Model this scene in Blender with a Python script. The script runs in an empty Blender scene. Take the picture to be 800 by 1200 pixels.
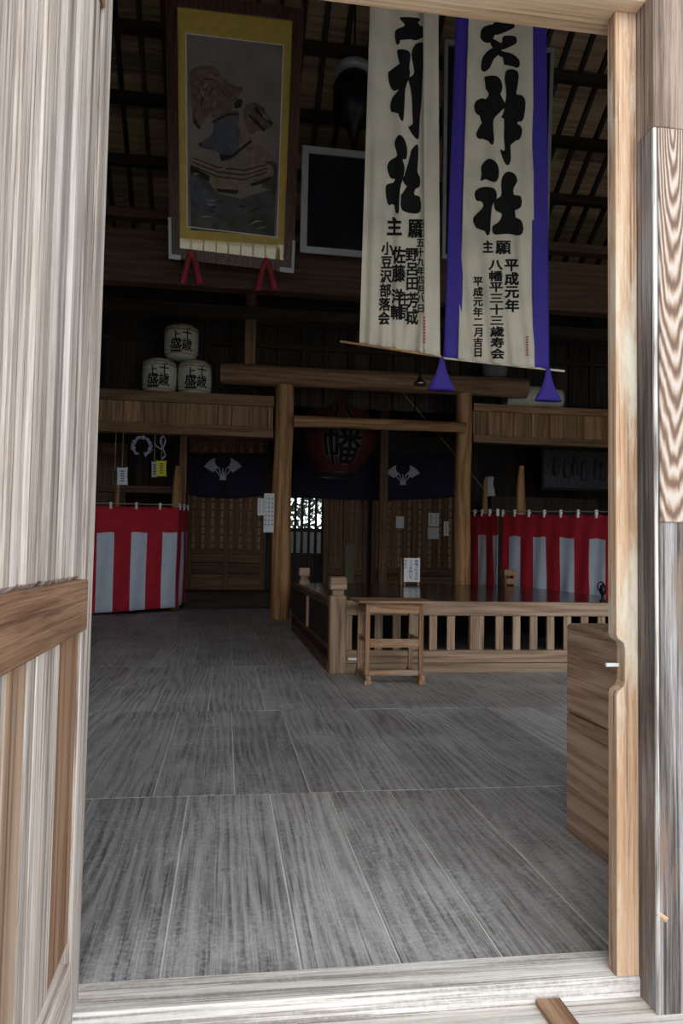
import bpy, bmesh, math, random
from mathutils import Vector, Matrix, noise
random.seed(7)
C = bpy.context.scene.collection
SC = bpy.context.scene

# ------------------------------------------------------------------ camera
F_PX = 900.0
YAW, PITCH, ROLL = math.radians(-8.5), math.radians(3.1), math.radians(1.0)
CAM_H = 1.2
cam_d = bpy.data.cameras.new('camera'); cam = bpy.data.objects.new('camera', cam_d); C.objects.link(cam)
cam_d.sensor_fit = 'VERTICAL'; cam_d.sensor_height = 36.0; cam_d.lens = 36.0 * F_PX / 1200.0
cam_d.clip_start = 0.02
RM = Matrix.Rotation(YAW, 3, 'Z') @ Matrix.Rotation(math.pi/2 + PITCH, 3, 'X') @ Matrix.Rotation(ROLL, 3, 'Z')
CP = Vector((0, 0, CAM_H))
cam.matrix_world = Matrix.Translation(CP) @ RM.to_4x4()
SC.camera = cam

def ray(px, py):
    return RM @ Vector(((px-400)/F_PX, (600-py)/F_PX, -1.0))
def P(px, py, Y):            # point of the vertical plane at depth Y seen at a pixel
    d = ray(px, py); return CP + d*(Y/d.y)
def Z(py, Y, px=400): return P(px, py, Y).z
def X(px, Y, py=647): return P(px, py, Y).x

# ------------------------------------------------------------------ world, light, exposure
w = bpy.data.worlds.new('sky'); SC.world = w; w.use_nodes = True
bg = w.node_tree.nodes['Background']
bg.inputs[0].default_value = (0.88, 0.94, 1.0, 1); bg.inputs[1].default_value = 2.5
sun_d = bpy.data.lights.new('sun', 'SUN'); sun = bpy.data.objects.new('sun', sun_d); C.objects.link(sun)
sun_d.energy = 2.0; sun_d.angle = math.radians(55); sun_d.color = (1.0, 0.95, 0.88)
sun.rotation_euler = (math.radians(60), 0, math.radians(-6))     # broad soft daylight from the bright courtyard side
SC.view_settings.view_transform = 'Standard'; SC.view_settings.look = 'None'
SC.view_settings.gamma = 1.0; SC.view_settings.use_curve_mapping = False
SC.view_settings.exposure = 0.0

# ------------------------------------------------------------------ materials
def new_mat(name):
    m = bpy.data.materials.new(name); m.use_nodes = True
    nt = m.node_tree; b = nt.nodes['Principled BSDF']
    return m, nt, b
def plain(name, col, rough=0.7, metal=0.0, var=0.12, scale=6.0, bump=0.0, spec=0.5):
    m, nt, b = new_mat(name); N = nt.nodes; L = nt.links
    tc = N.new('ShaderNodeTexCoord'); n = N.new('ShaderNodeTexNoise'); n.inputs['Scale'].default_value = scale
    n.inputs['Detail'].default_value = 6
    L.new(tc.outputs['Object'], n.inputs['Vector'])
    r = N.new('ShaderNodeValToRGB')
    r.color_ramp.elements[0].position = .3; r.color_ramp.elements[1].position = .7
    r.color_ramp.elements[0].color = tuple(c*(1-var) for c in col)+(1,)
    r.color_ramp.elements[1].color = tuple(min(1, c*(1+var)) for c in col)+(1,)
    L.new(n.outputs['Fac'], r.inputs[0]); L.new(r.outputs[0], b.inputs['Base Color'])
    b.inputs['Roughness'].default_value = rough; b.inputs['Metallic'].default_value = metal
    b.inputs['Specular IOR Level'].default_value = spec
    if bump:
        bp = N.new('ShaderNodeBump'); bp.inputs['Strength'].default_value = bump; bp.inputs['Distance'].default_value = .01
        L.new(n.outputs['Fac'], bp.inputs['Height']); L.new(bp.outputs[0], b.inputs['Normal'])
    return m
def wood(name, dark, mid, light, ring=.55, rs=7.0, rough=.75, bump=.35, tone=.25, fine=.35, dust=0.0, dustcol=(.55,.55,.55), spec=.3, wear=None, dist=.002, crack=.25, knots=0.0, sat=1.15):
    """Sawn timber; the grain runs along the x of the attribute 'gc'."""
    m, nt, b = new_mat(name); N = nt.nodes; L = nt.links
    at = N.new('ShaderNodeAttribute'); at.attribute_name = 'gc'
    rn = N.new('ShaderNodeAttribute'); rn.attribute_name = 'rnd'
    def mp(s):
        x = N.new('ShaderNodeMapping'); x.inputs['Scale'].default_value = s; L.new(at.outputs['Vector'], x.inputs['Vector']); return x
    def nz(v, sc, det, ro=.6):
        x = N.new('ShaderNodeTexNoise'); x.inputs['Scale'].default_value = sc; x.inputs['Detail'].default_value = det
        x.inputs['Roughness'].default_value = ro; L.new(v.outputs[0], x.inputs['Vector']); return x
    def mth(op, a, bb):
        x = N.new('ShaderNodeMath'); x.operation = op
        for i, v in enumerate((a, bb)):
            if isinstance(v, (int, float)): x.inputs[i].default_value = v
            else: L.new(v, x.inputs[i])
        return x.outputs[0]
    big = nz(mp((.45, 3.2, 3.2)), 1.0, 1.5)
    med = nz(mp((1.4, 16, 16)), 1.0, 3)
    # rings: distorted distance field cut lengthwise
    wv = N.new('ShaderNodeTexWave'); wv.wave_type = 'BANDS'; wv.bands_direction = 'Y'
    wv.inputs['Scale'].default_value = rs; wv.inputs['Distortion'].default_value = 0
    am = N.new('ShaderNodeVectorMath'); am.operation = 'MULTIPLY_ADD'
    cb = N.new('ShaderNodeCombineXYZ'); L.new(mth('ADD', mth('MULTIPLY', big.outputs['Fac'], .22), mth('MULTIPLY', med.outputs['Fac'], .035)), cb.inputs['Y'])
    am.inputs[1].default_value = (0, .55, .25); L.new(at.outputs['Vector'], am.inputs[0]); L.new(cb.outputs[0], am.inputs[2])
    L.new(am.outputs[0], wv.inputs['Vector'])
    streak = nz(mp((1.6, 42, 42)), 1.0, 5, .7)
    fin = nz(mp((7, 260, 260)), 1.0, 3, .7)
    ring = ring*.5
    v = mth('MULTIPLY', wv.outputs['Fac'], ring)
    v = mth('ADD', v, mth('MULTIPLY', streak.outputs['Fac'], 1-ring))
    v = mth('ADD', v, mth('MULTIPLY', mth('SUBTRACT', fin.outputs['Fac'], .5), fine))
    v = mth('ADD', v, mth('MULTIPLY', mth('SUBTRACT', big.outputs['Fac'], .5), .5))
    mid_ = nz(mp((2.2, 120, 120)), 1.0, 2, .6)
    v = mth('ADD', v, mth('MULTIPLY', mth('SUBTRACT', mid_.outputs['Fac'], .5), .55*fine+.1))
    ck = nz(mp((1.1, 95, 95)), 1.0, 2, .5)
    cs = N.new('ShaderNodeMapRange'); cs.inputs['From Min'].default_value = .56; cs.inputs['From Max'].default_value = .66; cs.inputs['To Max'].default_value = crack
    L.new(ck.outputs['Fac'], cs.inputs['Value']); v = mth('SUBTRACT', v, cs.outputs[0])
    if knots:
        vo = N.new('ShaderNodeTexVoronoi'); vo.inputs['Scale'].default_value = 2.3; L.new(mp((.8, 1, 1)).outputs[0], vo.inputs['Vector'])
        kr = N.new('ShaderNodeMapRange'); kr.inputs['From Min'].default_value = .055; kr.inputs['From Max'].default_value = .02; kr.inputs['To Max'].default_value = knots
        L.new(vo.outputs['Distance'], kr.inputs['Value']); v = mth('SUBTRACT', v, kr.outputs[0])
    r = N.new('ShaderNodeValToRGB'); cr = r.color_ramp
    cr.elements[0].position = .12; cr.elements[1].position = .85
    cr.elements[0].color = dark+(1,); cr.elements[1].color = light+(1,)
    e = cr.elements.new(.48); e.color = mid+(1,)
    L.new(v, r.inputs[0]); col = r.outputs[0]
    hsv = N.new('ShaderNodeHueSaturation'); hsv.inputs['Saturation'].default_value = sat
    L.new(mth('ADD', mth('MULTIPLY', mth('SUBTRACT', rn.outputs['Fac'], .5), tone*2), 1.0), hsv.inputs['Value'])
    L.new(col, hsv.inputs['Color']); col = hsv.outputs[0]
    if wear is not None:
        wn = nz(mp((1.1, 6, 6)), 2.0, 6, .7); wr = N.new('ShaderNodeValToRGB')
        wr.color_ramp.elements[0].position = .50; wr.color_ramp.elements[1].position = .68
        L.new(wn.outputs['Fac'], wr.inputs[0])
        mx = N.new('ShaderNodeMix'); mx.data_type = 'RGBA'; L.new(wr.outputs[0], mx.inputs[0]); L.new(col, mx.inputs[6]); mx.inputs[7].default_value = wear+(1,)
        col = mx.outputs[2]
    if dust > 0:
        tc = N.new('ShaderNodeTexCoord')
        d1 = N.new('ShaderNodeTexNoise'); d1.inputs['Scale'].default_value = 1.6; d1.inputs['Detail'].default_value = 8; d1.inputs['Roughness'].default_value = .7
        L.new(tc.outputs['Object'], d1.inputs['Vector'])
        d2 = N.new('ShaderNodeTexNoise'); d2.inputs['Scale'].default_value = 55; d2.inputs['Detail'].default_value = 4; d2.inputs['Roughness'].default_value = .8
        L.new(tc.outputs['Object'], d2.inputs['Vector'])
        dd = N.new('ShaderNodeValToRGB'); dd.color_ramp.elements[0].position = .46; dd.color_ramp.elements[1].position = .64
        L.new(mth('ADD', mth('MULTIPLY', d1.outputs['Fac'], .5), mth('MULTIPLY', d2.outputs['Fac'], .5)), dd.inputs[0])
        mx = N.new('ShaderNodeMix'); mx.data_type = 'RGBA'; L.new(mth('MULTIPLY', dd.outputs[0], dust), mx.inputs[0]); L.new(col, mx.inputs[6]); mx.inputs[7].default_value = dustcol+(1,)
        col = mx.outputs[2]
    L.new(col, b.inputs['Base Color'])
    b.inputs['Roughness'].default_value = rough; b.inputs['Specular IOR Level'].default_value = spec
    bp = N.new('ShaderNodeBump'); bp.inputs['Strength'].default_value = bump; bp.inputs['Distance'].default_value = dist
    L.new(v, bp.inputs['Height']); L.new(bp.outputs[0], b.inputs['Normal'])
    return m

M = {}
M['floor'] = wood('floor_wood', (.13,.125,.122), (.315,.31,.308), (.46,.46,.465), ring=.6, rs=10, rough=.5, bump=.6, tone=.25, fine=.9, dust=.6, dustcol=(.64,.65,.67), spec=.45, crack=.3, knots=.3, sat=1.1)
M['gap'] = plain('dusty_gap', (.68,.67,.65), .9)
M['sill'] = wood('threshold_wood', (.30,.28,.26), (.60,.57,.54), (.80,.78,.76), ring=.8, rs=9, rough=.8, bump=.9, tone=.1, fine=1.0, dust=.4, dustcol=(.85,.85,.86), crack=.5)
M['porch'] = wood('porch_wood', (.18,.16,.145), (.42,.40,.37), (.60,.58,.55), ring=.4, rs=14, rough=.8, bump=.6, tone=.3, fine=.6, dust=.3, dustcol=(.75,.75,.75), crack=.35)
M['leaf'] = wood('bleached_wood', (.17,.13,.11), (.44,.38,.335), (.65,.60,.565), ring=.5, rs=5, rough=.85, bump=.9, tone=.2, fine=.8, spec=.2, crack=.35, knots=.6, sat=1.0)
M['leaf_brown'] = wood('brown_rail_wood', (.12,.065,.045), (.27,.165,.11), (.40,.28,.20), ring=.5, rs=6, rough=.8, bump=.5, tone=.1, fine=.8, crack=.25)
M['leaf_orange'] = wood('knotty_orange_wood', (.16,.085,.05), (.36,.24,.16), (.50,.37,.27), ring=.9, rs=4, rough=.8, bump=.5, tone=.1, fine=.5, knots=.8, sat=1.0)
M['jamb'] = wood('jamb_wood', (.20,.12,.075), (.46,.30,.19), (.62,.46,.33), ring=.5, rs=5, rough=.75, bump=.6, tone=.1, fine=.8, wear=(.56,.52,.43), knots=.4, sat=1.0, crack=.3)
M['post'] = wood('grey_post_wood', (.055,.047,.044), (.165,.15,.142), (.33,.33,.34), ring=.9, rs=7, rough=.85, bump=1.0, tone=.1, fine=1.0, dist=.003, wear=(.20,.135,.10), crack=.4, sat=1.0)
M['lintel'] = wood('lintel_wood', (.36,.24,.16), (.66,.49,.35), (.80,.66,.52), ring=.5, rs=7, rough=.8, bump=.4, tone=.05, fine=.6)
M['pillar'] = wood('pillar_wood', (.16,.085,.045), (.47,.28,.155), (.66,.44,.26), ring=.6, rs=4, rough=.6, bump=.3, tone=.12, fine=.6, knots=.4)
M['beam'] = wood('beam_wood', (.09,.055,.037), (.24,.15,.097), (.38,.25,.17), ring=.45, rs=5, rough=.65, bump=.3, tone=.2, fine=.4)
M['frieze'] = wood('frieze_wood', (.12,.07,.042), (.34,.21,.13), (.50,.34,.22), ring=.5, rs=5, rough=.7, bump=.3, tone=.3, fine=.4)
M['stage'] = wood('stage_wood', (.13,.085,.06), (.31,.225,.165), (.46,.36,.28), ring=.5, rs=6, rough=.7, bump=.35, tone=.2, fine=.5)
M['table'] = wood('table_wood', (.10,.06,.04), (.31,.185,.115), (.44,.29,.19), ring=.5, rs=8, rough=.65, bump=.3, tone=.15, fine=.4, wear=(.36,.31,.26))
M['deck'] = wood('deck_wood', (.012,.009,.008), (.03,.022,.018), (.06,.045,.037), ring=.5, rs=5, rough=.16, bump=.08, tone=.3, fine=.2, spec=.6)
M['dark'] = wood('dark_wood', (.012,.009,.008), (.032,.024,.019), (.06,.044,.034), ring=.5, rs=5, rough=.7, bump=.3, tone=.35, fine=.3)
M['board'] = wood('roof_board', (.10,.07,.045), (.25,.18,.12), (.36,.27,.19), ring=.4, rs=4, rough=.8, bump=.2, tone=.4, fine=.3)
M['lattice'] = wood('lattice_wood', (.06,.034,.022), (.15,.09,.058), (.24,.155,.10), ring=.4, rs=5, rough=.7, bump=.2, tone=.25, fine=.3)
M['chest'] = wood('chest_wood', (.16,.085,.05), (.42,.27,.18), (.58,.42,.31), ring=.7, rs=7, rough=.6, bump=.6, tone=.08, fine=.8, dust=.35, dustcol=(.42,.37,.34), sat=1.0)
M['cloth'] = plain('banner_cotton', (.57,.52,.415), .9, var=.16, scale=2.2)
M['ink'] = plain('black_ink', (.012,.012,.013), .8, spec=.1)
M['blue_ink'] = plain('blue_ink', (.05,.13,.28), .8)
M['red_ink'] = plain('red_ink', (.42,.08,.06), .8)
M['purple'] = plain('purple_silk', (.04,.022,.27), .75, var=.1)
M['noren'] = plain('indigo_cloth', (.016,.013,.035), .9)
M['crest'] = plain('crest_white', (.50,.54,.58), .9)
M['red'] = plain('red_curtain', (.56,.02,.04), .85, var=.1)
M['redknot'] = plain('red_velvet', (.38,.04,.05), .9, var=.2, scale=12)
M['white'] = plain('white_curtain', (.70,.80,.96), .9, var=.05)
M['paper'] = plain('white_paper', (.78,.80,.82), .8, var=.03)
M['yellow'] = plain('yellow_paper', (.70,.62,.06), .8, var=.05)
M['olive'] = plain('olive_board', (.10,.10,.055), .8)
M['lilac'] = plain('lilac_paper', (.42,.40,.62), .8, var=.3, scale=20)
M['gold'] = plain('gold_mat', (.66,.47,.09), .55, var=.12, scale=9)
M['line'] = plain('pale_line', (.8,.78,.7), .6)
M['frame_dark'] = wood('dark_frame', (.03,.015,.012), (.08,.04,.03), (.14,.08,.055), ring=.4, rs=8, rough=.35, bump=.2)
M['metal'] = plain('bright_metal', (.55,.55,.56), .3, 1.0)
M['silver'] = plain('grey_frame', (.32,.33,.34), .4, .3, var=.08)
M['iron'] = plain('black_iron', (.012,.012,.013), .45, .6)
M['glass_dark'] = plain('dark_glass', (.010,.011,.016), .12, var=.3, scale=2)
M['straw'] = plain('straw_matting', (.62,.61,.50), .85, var=.14, scale=18, bump=.3)
M['rope'] = plain('straw_rope', (.40,.35,.24), .9, var=.2, scale=30)
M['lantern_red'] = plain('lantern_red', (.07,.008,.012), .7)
M['lantern_black'] = plain('lantern_black', (.01,.01,.012), .6)
M['gravel'] = plain('gravel', (.72,.71,.68), .95, var=.12, scale=4)
M['leafgreen'] = plain('shrub_leaf', (.05,.09,.03), .7)
M['relief'] = plain('dark_relief', (.05,.05,.06), .6, var=.5, scale=14, bump=.8)
M['concrete'] = plain('grey_stone', (.13,.13,.13), .8, var=.2)

# aged painting surface: parchment grounded by brownish clouds
def painting_mat():
    m, nt, b = new_mat('old_painting'); N = nt.nodes; L = nt.links
    tc = N.new('ShaderNodeTexCoord'); n = N.new('ShaderNodeTexNoise'); n.inputs['Scale'].default_value = 2.2; n.inputs['Detail'].default_value = 8
    L.new(tc.outputs['Object'], n.inputs['Vector']); r = N.new('ShaderNodeValToRGB')
    r.color_ramp.elements[0].position = .35; r.color_ramp.elements[1].position = .65
    r.color_ramp.elements[0].color = (.21,.185,.175,1); r.color_ramp.elements[1].color = (.30,.255,.24,1)
    L.new(n.outputs['Fac'], r.inputs[0]); L.new(r.outputs[0], b.inputs['Base Color']); b.inputs['Roughness'].default_value = .8
    return m
M['bigbeam'] = wood('smoked_beam_wood', (.035,.02,.013), (.085,.05,.034), (.14,.09,.062), ring=.4, rs=5, rough=.65, bump=.3, tone=.15, fine=.4)
M['painting'] = painting_mat()
M['edge'] = wood('worn_edge_wood', (.16,.14,.13), (.48,.46,.43), (.75,.74,.72), ring=.9, rs=12, rough=.9, bump=.8, tone=0, fine=1.2, crack=.5, sat=1.0)
def glass_mat():
    m = bpy.data.materials.new('picture_glass'); m.use_nodes = True; nt = m.node_tree; N = nt.nodes; L = nt.links
    for x in list(N): N.remove(x)
    o = N.new('ShaderNodeOutputMaterial'); mx = N.new('ShaderNodeMixShader'); t = N.new('ShaderNodeBsdfTransparent'); g = N.new('ShaderNodeBsdfGlossy')
    g.inputs['Roughness'].default_value = .02; fr = N.new('ShaderNodeFresnel'); fr.inputs['IOR'].default_value = 1.5
    L.new(fr.outputs[0], mx.inputs[0]); L.new(t.outputs[0], mx.inputs[1]); L.new(g.outputs[0], mx.inputs[2]); L.new(mx.outputs[0], o.inputs[0])
    return m
M['glass'] = glass_mat()
# flame-grained weathered board: nested U figures cut through the annual rings
def cathedral_mat(xc, zc):
    m, nt, b = new_mat('cathedral_grain'); N = nt.nodes; L = nt.links
    tc = N.new('ShaderNodeTexCoord'); geo = N.new('ShaderNodeNewGeometry')
    mp = N.new('ShaderNodeMapping'); mp.vector_type = 'POINT'
    mp.inputs['Location'].default_value = (-xc*10, 0, -zc); mp.inputs['Scale'].default_value = (10, 0, 1)
    at = N.new('ShaderNodeAttribute'); at.attribute_name = 'wp'
    L.new(at.outputs['Vector'], mp.inputs['Vector'])
    nv = N.new('ShaderNodeMapping'); nv.inputs['Scale'].default_value = (30, 1, 5); L.new(at.outputs['Vector'], nv.inputs['Vector'])
    n = N.new('ShaderNodeTexNoise'); n.inputs['Scale'].default_value = 1.0; n.inputs['Detail'].default_value = 5; L.new(nv.outputs[0], n.inputs['Vector'])
    ad = N.new('ShaderNodeVectorMath'); ad.operation = 'MULTIPLY_ADD'; ad.inputs[1].default_value = (.14, 0, .14)
    L.new(n.outputs['Color'], ad.inputs[0]); L.new(mp.outputs[0], ad.inputs[2])
    wv = N.new('ShaderNodeTexWave'); wv.wave_type = 'RINGS'; wv.rings_direction = 'SPHERICAL'; wv.inputs['Scale'].default_value = 3.9
    wv.inputs['Distortion'].default_value = 0
    L.new(ad.outputs[0], wv.inputs['Vector'])
    r = N.new('ShaderNodeValToRGB'); cr = r.color_ramp
    cr.elements[0].position = .05; cr.elements[0].color = (.13,.08,.06,1); cr.elements[1].position = .95; cr.elements[1].color = (.43,.38,.34,1)
    e = cr.elements.new(.45); e.color = (.31,.21,.145,1)
    L.new(wv.outputs['Fac'], r.inputs[0])
    L.new(r.outputs[0], b.inputs['Base Color']); b.inputs['Roughness'].default_value = .85
    bp = N.new('ShaderNodeBump'); bp.inputs['Strength'].default_value = .8; bp.inputs['Distance'].default_value = .004
    L.new(wv.outputs['Fac'], bp.inputs['Height']); L.new(bp.outputs[0], b.inputs['Normal'])
    return m

# ------------------------------------------------------------------ mesh builder
def children(o): return [c for c in bpy.data.objects if c.parent == o]
WORLD = {}       # object -> world translation of its origin
class MB:
    def __init__(s): s.v = []; s.f = []; s.g = []; s.r = []; s.mi = []; s.sm = []
    def _add(s, vs, fs, gc, rnd=None, mi=0, smooth=False):
        n = len(s.v); rnd = random.random() if rnd is None else rnd
        s.v += [tuple(v) for v in vs]; s.g += [tuple(g) for g in gc]; s.r += [rnd]*len(vs)
        for f in fs: s.f.append([n+i for i in f]); s.mi.append(mi); s.sm.append(smooth)
        return s
    def box(s, c, size, rot=None, bev=.004, grain=None, rnd=None, mi=0):
        c = Vector(c); h = [x/2 for x in size]; bev = min(bev, min(h)*.45)
        ax = grain if grain is not None else max(range(3), key=lambda i: size[i])
        oth = [i for i in range(3) if i != ax]; oth.sort(key=lambda i: -size[i])
        vs = []; idx = {}
        for sx in (-1, 1):
            for sy in (-1, 1):
                for sz in (-1, 1):
                    sg = (sx, sy, sz)
                    for a in range(3):
                        p = [sg[i]*(h[i] if i == a else h[i]-bev) for i in range(3)]
                        idx[(sg, a)] = len(vs); vs.append(Vector(p))
        fs = []
        for a in range(3):
            b_, c_ = [(1, 2), (2, 0), (0, 1)][a]
            for sa in (-1, 1):
                q = []
                for (u, v) in ((-1,-1),(1,-1),(1,1),(-1,1)):
                    sg = [0,0,0]; sg[a] = sa; sg[b_] = u; sg[c_] = v; q.append(idx[(tuple(sg), a)])
                fs.append(q if sa > 0 else q[::-1])
        for a in range(3):                      # edge along axis a
            b_, c_ = [(1, 2), (2, 0), (0, 1)][a]
            for u in (-1, 1):
                for v in (-1, 1):
                    s0 = [0,0,0]; s0[a] = -1; s0[b_] = u; s0[c_] = v; s1 = list(s0); s1[a] = 1
                    q = [idx[(tuple(s0), b_)], idx[(tuple(s1), b_)], idx[(tuple(s1), c_)], idx[(tuple(s0), c_)]]
                    fs.append(q if u*v < 0 else q[::-1])
        for sx in (-1, 1):
            for sy in (-1, 1):
                for sz in (-1, 1):
                    t = [idx[((sx,sy,sz), a)] for a in range(3)]
                    fs.append(t if sx*sy*sz > 0 else t[::-1])
        off = Vector((random.uniform(0, 40), random.uniform(0, 40), random.uniform(0, 40)))
        gc = [Vector((p[ax], p[oth[0]], p[oth[1]])) + off for p in vs]
        if rot is not None: vs = [rot @ p for p in vs]
        return s._add([p + c for p in vs], fs, gc, rnd, mi)
    def b2(s, a, b, **k):
        a = Vector(a); b = Vector(b)
        return s.box((a+b)/2, [abs(x) for x in (b-a)], **k)
    def bar(s, p0, p1, wd, dp, up=(0,0,1), **k):
        p0 = Vector(p0); p1 = Vector(p1); d = p1-p0; L = d.length; x = d.normalized(); up = Vector(up)
        y = up.cross(x)
        if y.length < 1e-4: y = Vector((0,1,0)).cross(x)
        y.normalize(); z = x.cross(y)
        return s.box((p0+p1)/2, (L, wd, dp), rot=Matrix((x, y, z)).transposed(), grain=0, **k)
    def tube(s, pts, rad, seg=16, cap=True, mi=0, rnd=None, wob=0, smooth=True):
        pts = [Vector(p) for p in pts]; n = len(pts)
        rad = rad if isinstance(rad, (list, tuple)) else [rad]*n
        vs = []; gc = []; fs = []; off = Vector([random.uniform(0, 40) for _ in range(3)]); l = 0
        T0 = None; yv = None
        for i, p in enumerate(pts):
            t = (pts[min(i+1, n-1)]-pts[max(i-1, 0)]).normalized()
            if yv is None:
                yv = t.cross(Vector((0,1,0)) if abs(t.y) < .9 else Vector((1,0,0))).normalized()
            else: yv = (yv - t*yv.dot(t)).normalized()
            zv = t.cross(yv)
            if i: l += (p-pts[i-1]).length
            for k in range(seg):
                a = 2*math.pi*k/seg; r = rad[i]*(1+wob*noise.noise(Vector((math.cos(a)*1.3+off.x, math.sin(a)*1.3, l*1.5))))
                d = yv*math.cos(a)+zv*math.sin(a)
                vs.append(p+d*r); gc.append(Vector((l, math.cos(a)*r, math.sin(a)*r))+off)
        for i in range(n-1):
            for k in range(seg):
                k2 = (k+1) % seg; fs.append([i*seg+k, i*seg+k2, (i+1)*seg+k2, (i+1)*seg+k])
        s._add(vs, fs, gc, rnd, mi, smooth)
        if cap:
            rnd = s.r[-1]
            for e, q in ((0, list(range(seg))[::-1]), (n-1, list(range(seg)))):
                ring = [vs[e*seg+k] for k in range(seg)]
                s._add(ring, [q], [gc[e*seg+k]+Vector((0,0,0)) for k in range(seg)], rnd, mi, False)
        return s
    def lathe(s, prof, c, seg=32, mi=0, rot=None, smooth=True):
        c = Vector(c); vs = []; fs = []; gc = []
        for (r, z) in prof:
            for k in range(seg):
                a = 2*math.pi*k/seg; p = Vector((r*math.cos(a), r*math.sin(a), z))
                vs.append((rot @ p if rot is not None else p)+c); gc.append(p)
        for i in range(len(prof)-1):
            for k in range(seg):
                k2 = (k+1) % seg; fs.append([i*seg+k, i*seg+k2, (i+1)*seg+k2, (i+1)*seg+k])
        return s._add(vs, fs, gc, None, mi, smooth)
    def grid(s, fn, nu, nv, mi=0, mif=None, smooth=True):
        vs = []; gc = []; fs = []; n = len(s.v)
        for j in range(nv+1):
            for i in range(nu+1):
                p = Vector(fn(i/nu, j/nv)); vs.append(p); gc.append((p.z, p.x, p.y))
        r0 = random.random()
        s._add(vs, [], gc, r0)
        for j in range(nv):
            for i in range(nu):
                a = n+j*(nu+1)+i
                s.f.append([a, a+1, a+nu+2, a+nu+1]); s.mi.append(mif(i, j) if mif else mi); s.sm.append(smooth)
        return s
    def prism(s, poly, fn, t0, t1, mi=0):
        """poly 2-D, fn(x, y, t) -> point; t0 front, t1 back."""
        n = len(poly); fr = [Vector(fn(x, y, t0)) for x, y in poly]; bk = [Vector(fn(x, y, t1)) for x, y in poly]
        fs = [list(range(n)), list(range(n, 2*n))[::-1]] + [[i, i+n, (i+1) % n+n, (i+1) % n] for i in range(n)]
        vs = fr+bk
        return s._add(vs, fs, [(p.z, p.x, p.y) for p in vs], None, mi)
    def build(s, name, mats, parent=None, solid=0, fixn=False):
        if not isinstance(mats, (list, tuple)): mats = [mats]
        me = bpy.data.meshes.new(name); o = bpy.data.objects.new(name, me); C.objects.link(o)
        if parent is not None: org = WORLD[parent.name]
        else:
            xs = [min(v[i] for v in s.v) for i in range(3)]; ys = [max(v[i] for v in s.v) for i in range(3)]
            org = Vector(((xs[0]+ys[0])/2, (xs[1]+ys[1])/2, xs[2]))
        me.from_pydata([tuple(Vector(v)-org) for v in s.v], [], s.f)
        for m in mats: me.materials.append(m)
        for p, mi, sm in zip(me.polygons, s.mi, s.sm): p.material_index = mi; p.use_smooth = sm
        a = me.attributes.new('gc', 'FLOAT_VECTOR', 'POINT'); a.data.foreach_set('vector', [c for g in s.g for c in g])
        a = me.attributes.new('wp', 'FLOAT_VECTOR', 'POINT'); a.data.foreach_set('vector', [c for g in s.v for c in g])
        a = me.attributes.new('rnd', 'FLOAT', 'POINT'); a.data.foreach_set('value', s.r)
        if fixn:
            bm = bmesh.new(); bm.from_mesh(me); bmesh.ops.recalc_face_normals(bm, faces=bm.faces); bm.to_mesh(me); bm.free()
        if solid:
            md = o.modifiers.new('thick', 'SOLIDIFY'); md.thickness = solid; md.offset = 0
        if parent is not None: o.parent = parent
        else: o.location = org
        WORLD[o.name] = org
        me.update()
        return o
def thing(name, label, cat, loc, group=None):
    o = bpy.data.objects.new(name, None); C.objects.link(o); o.location = loc; o.empty_display_size = .1
    WORLD[o.name] = Vector(loc); o['label'] = label; o['category'] = cat
    if group: o['group'] = group
    return o
def tag(o, label, cat, group=None):
    o['label'] = label; o['category'] = cat
    if group: o['group'] = group
    return o
def struct(o): o['kind'] = 'structure'; return o
def sthing(name, loc):
    o = bpy.data.objects.new(name, None); C.objects.link(o); o.location = loc; WORLD[o.name] = Vector(loc); o['kind'] = 'structure'; return o

# ------------------------------------------------------------------ lettering
GL = {}
def glyph(ch, off=.0):
    k = (ch, off)
    if k in GL: return GL[k]
    cu = bpy.data.curves.new('g', 'FONT'); cu.body = ch; cu.resolution_u = 3; cu.offset = off; cu.fill_mode = 'FRONT'
    ob = bpy.data.objects.new('g', cu); C.objects.link(ob)
    dg = bpy.context.evaluated_depsgraph_get(); me = bpy.data.meshes.new_from_object(ob.evaluated_get(dg))
    vs = [v.co.copy() for v in me.vertices]; fs = [list(p.vertices) for p in me.polygons]
    bpy.data.objects.remove(ob); bpy.data.curves.remove(cu); bpy.data.meshes.remove(me)
    if vs:
        x0 = min(v.x for v in vs); x1 = max(v.x for v in vs); y0 = min(v.y for v in vs); y1 = max(v.y for v in vs)
        s = max(x1-x0, 1e-3), max(y1-y0, 1e-3)
        full = 0.93
        cx, cy = (x0+x1)/2, (y0+y1)/2
        vs = [((v.x-cx)/full, (v.y-cy)/full) for v in vs]
    GL[k] = (vs, fs); return GL[k]
def smooth(pts, k=4):
    n = len(pts); out = []
    for i in range(n):
        p0, p1, p2, p3 = [Vector(pts[(i+j) % n]) for j in (-1, 0, 1, 2)]
        for q in range(k):
            t = q/k; a = .5*(2*p1+(p2-p0)*t+(2*p0-5*p1+4*p2-p3)*t*t+(-p0+3*p1-3*p2+p3)*t**3); out.append((a.x, a.y))
    return out
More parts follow.
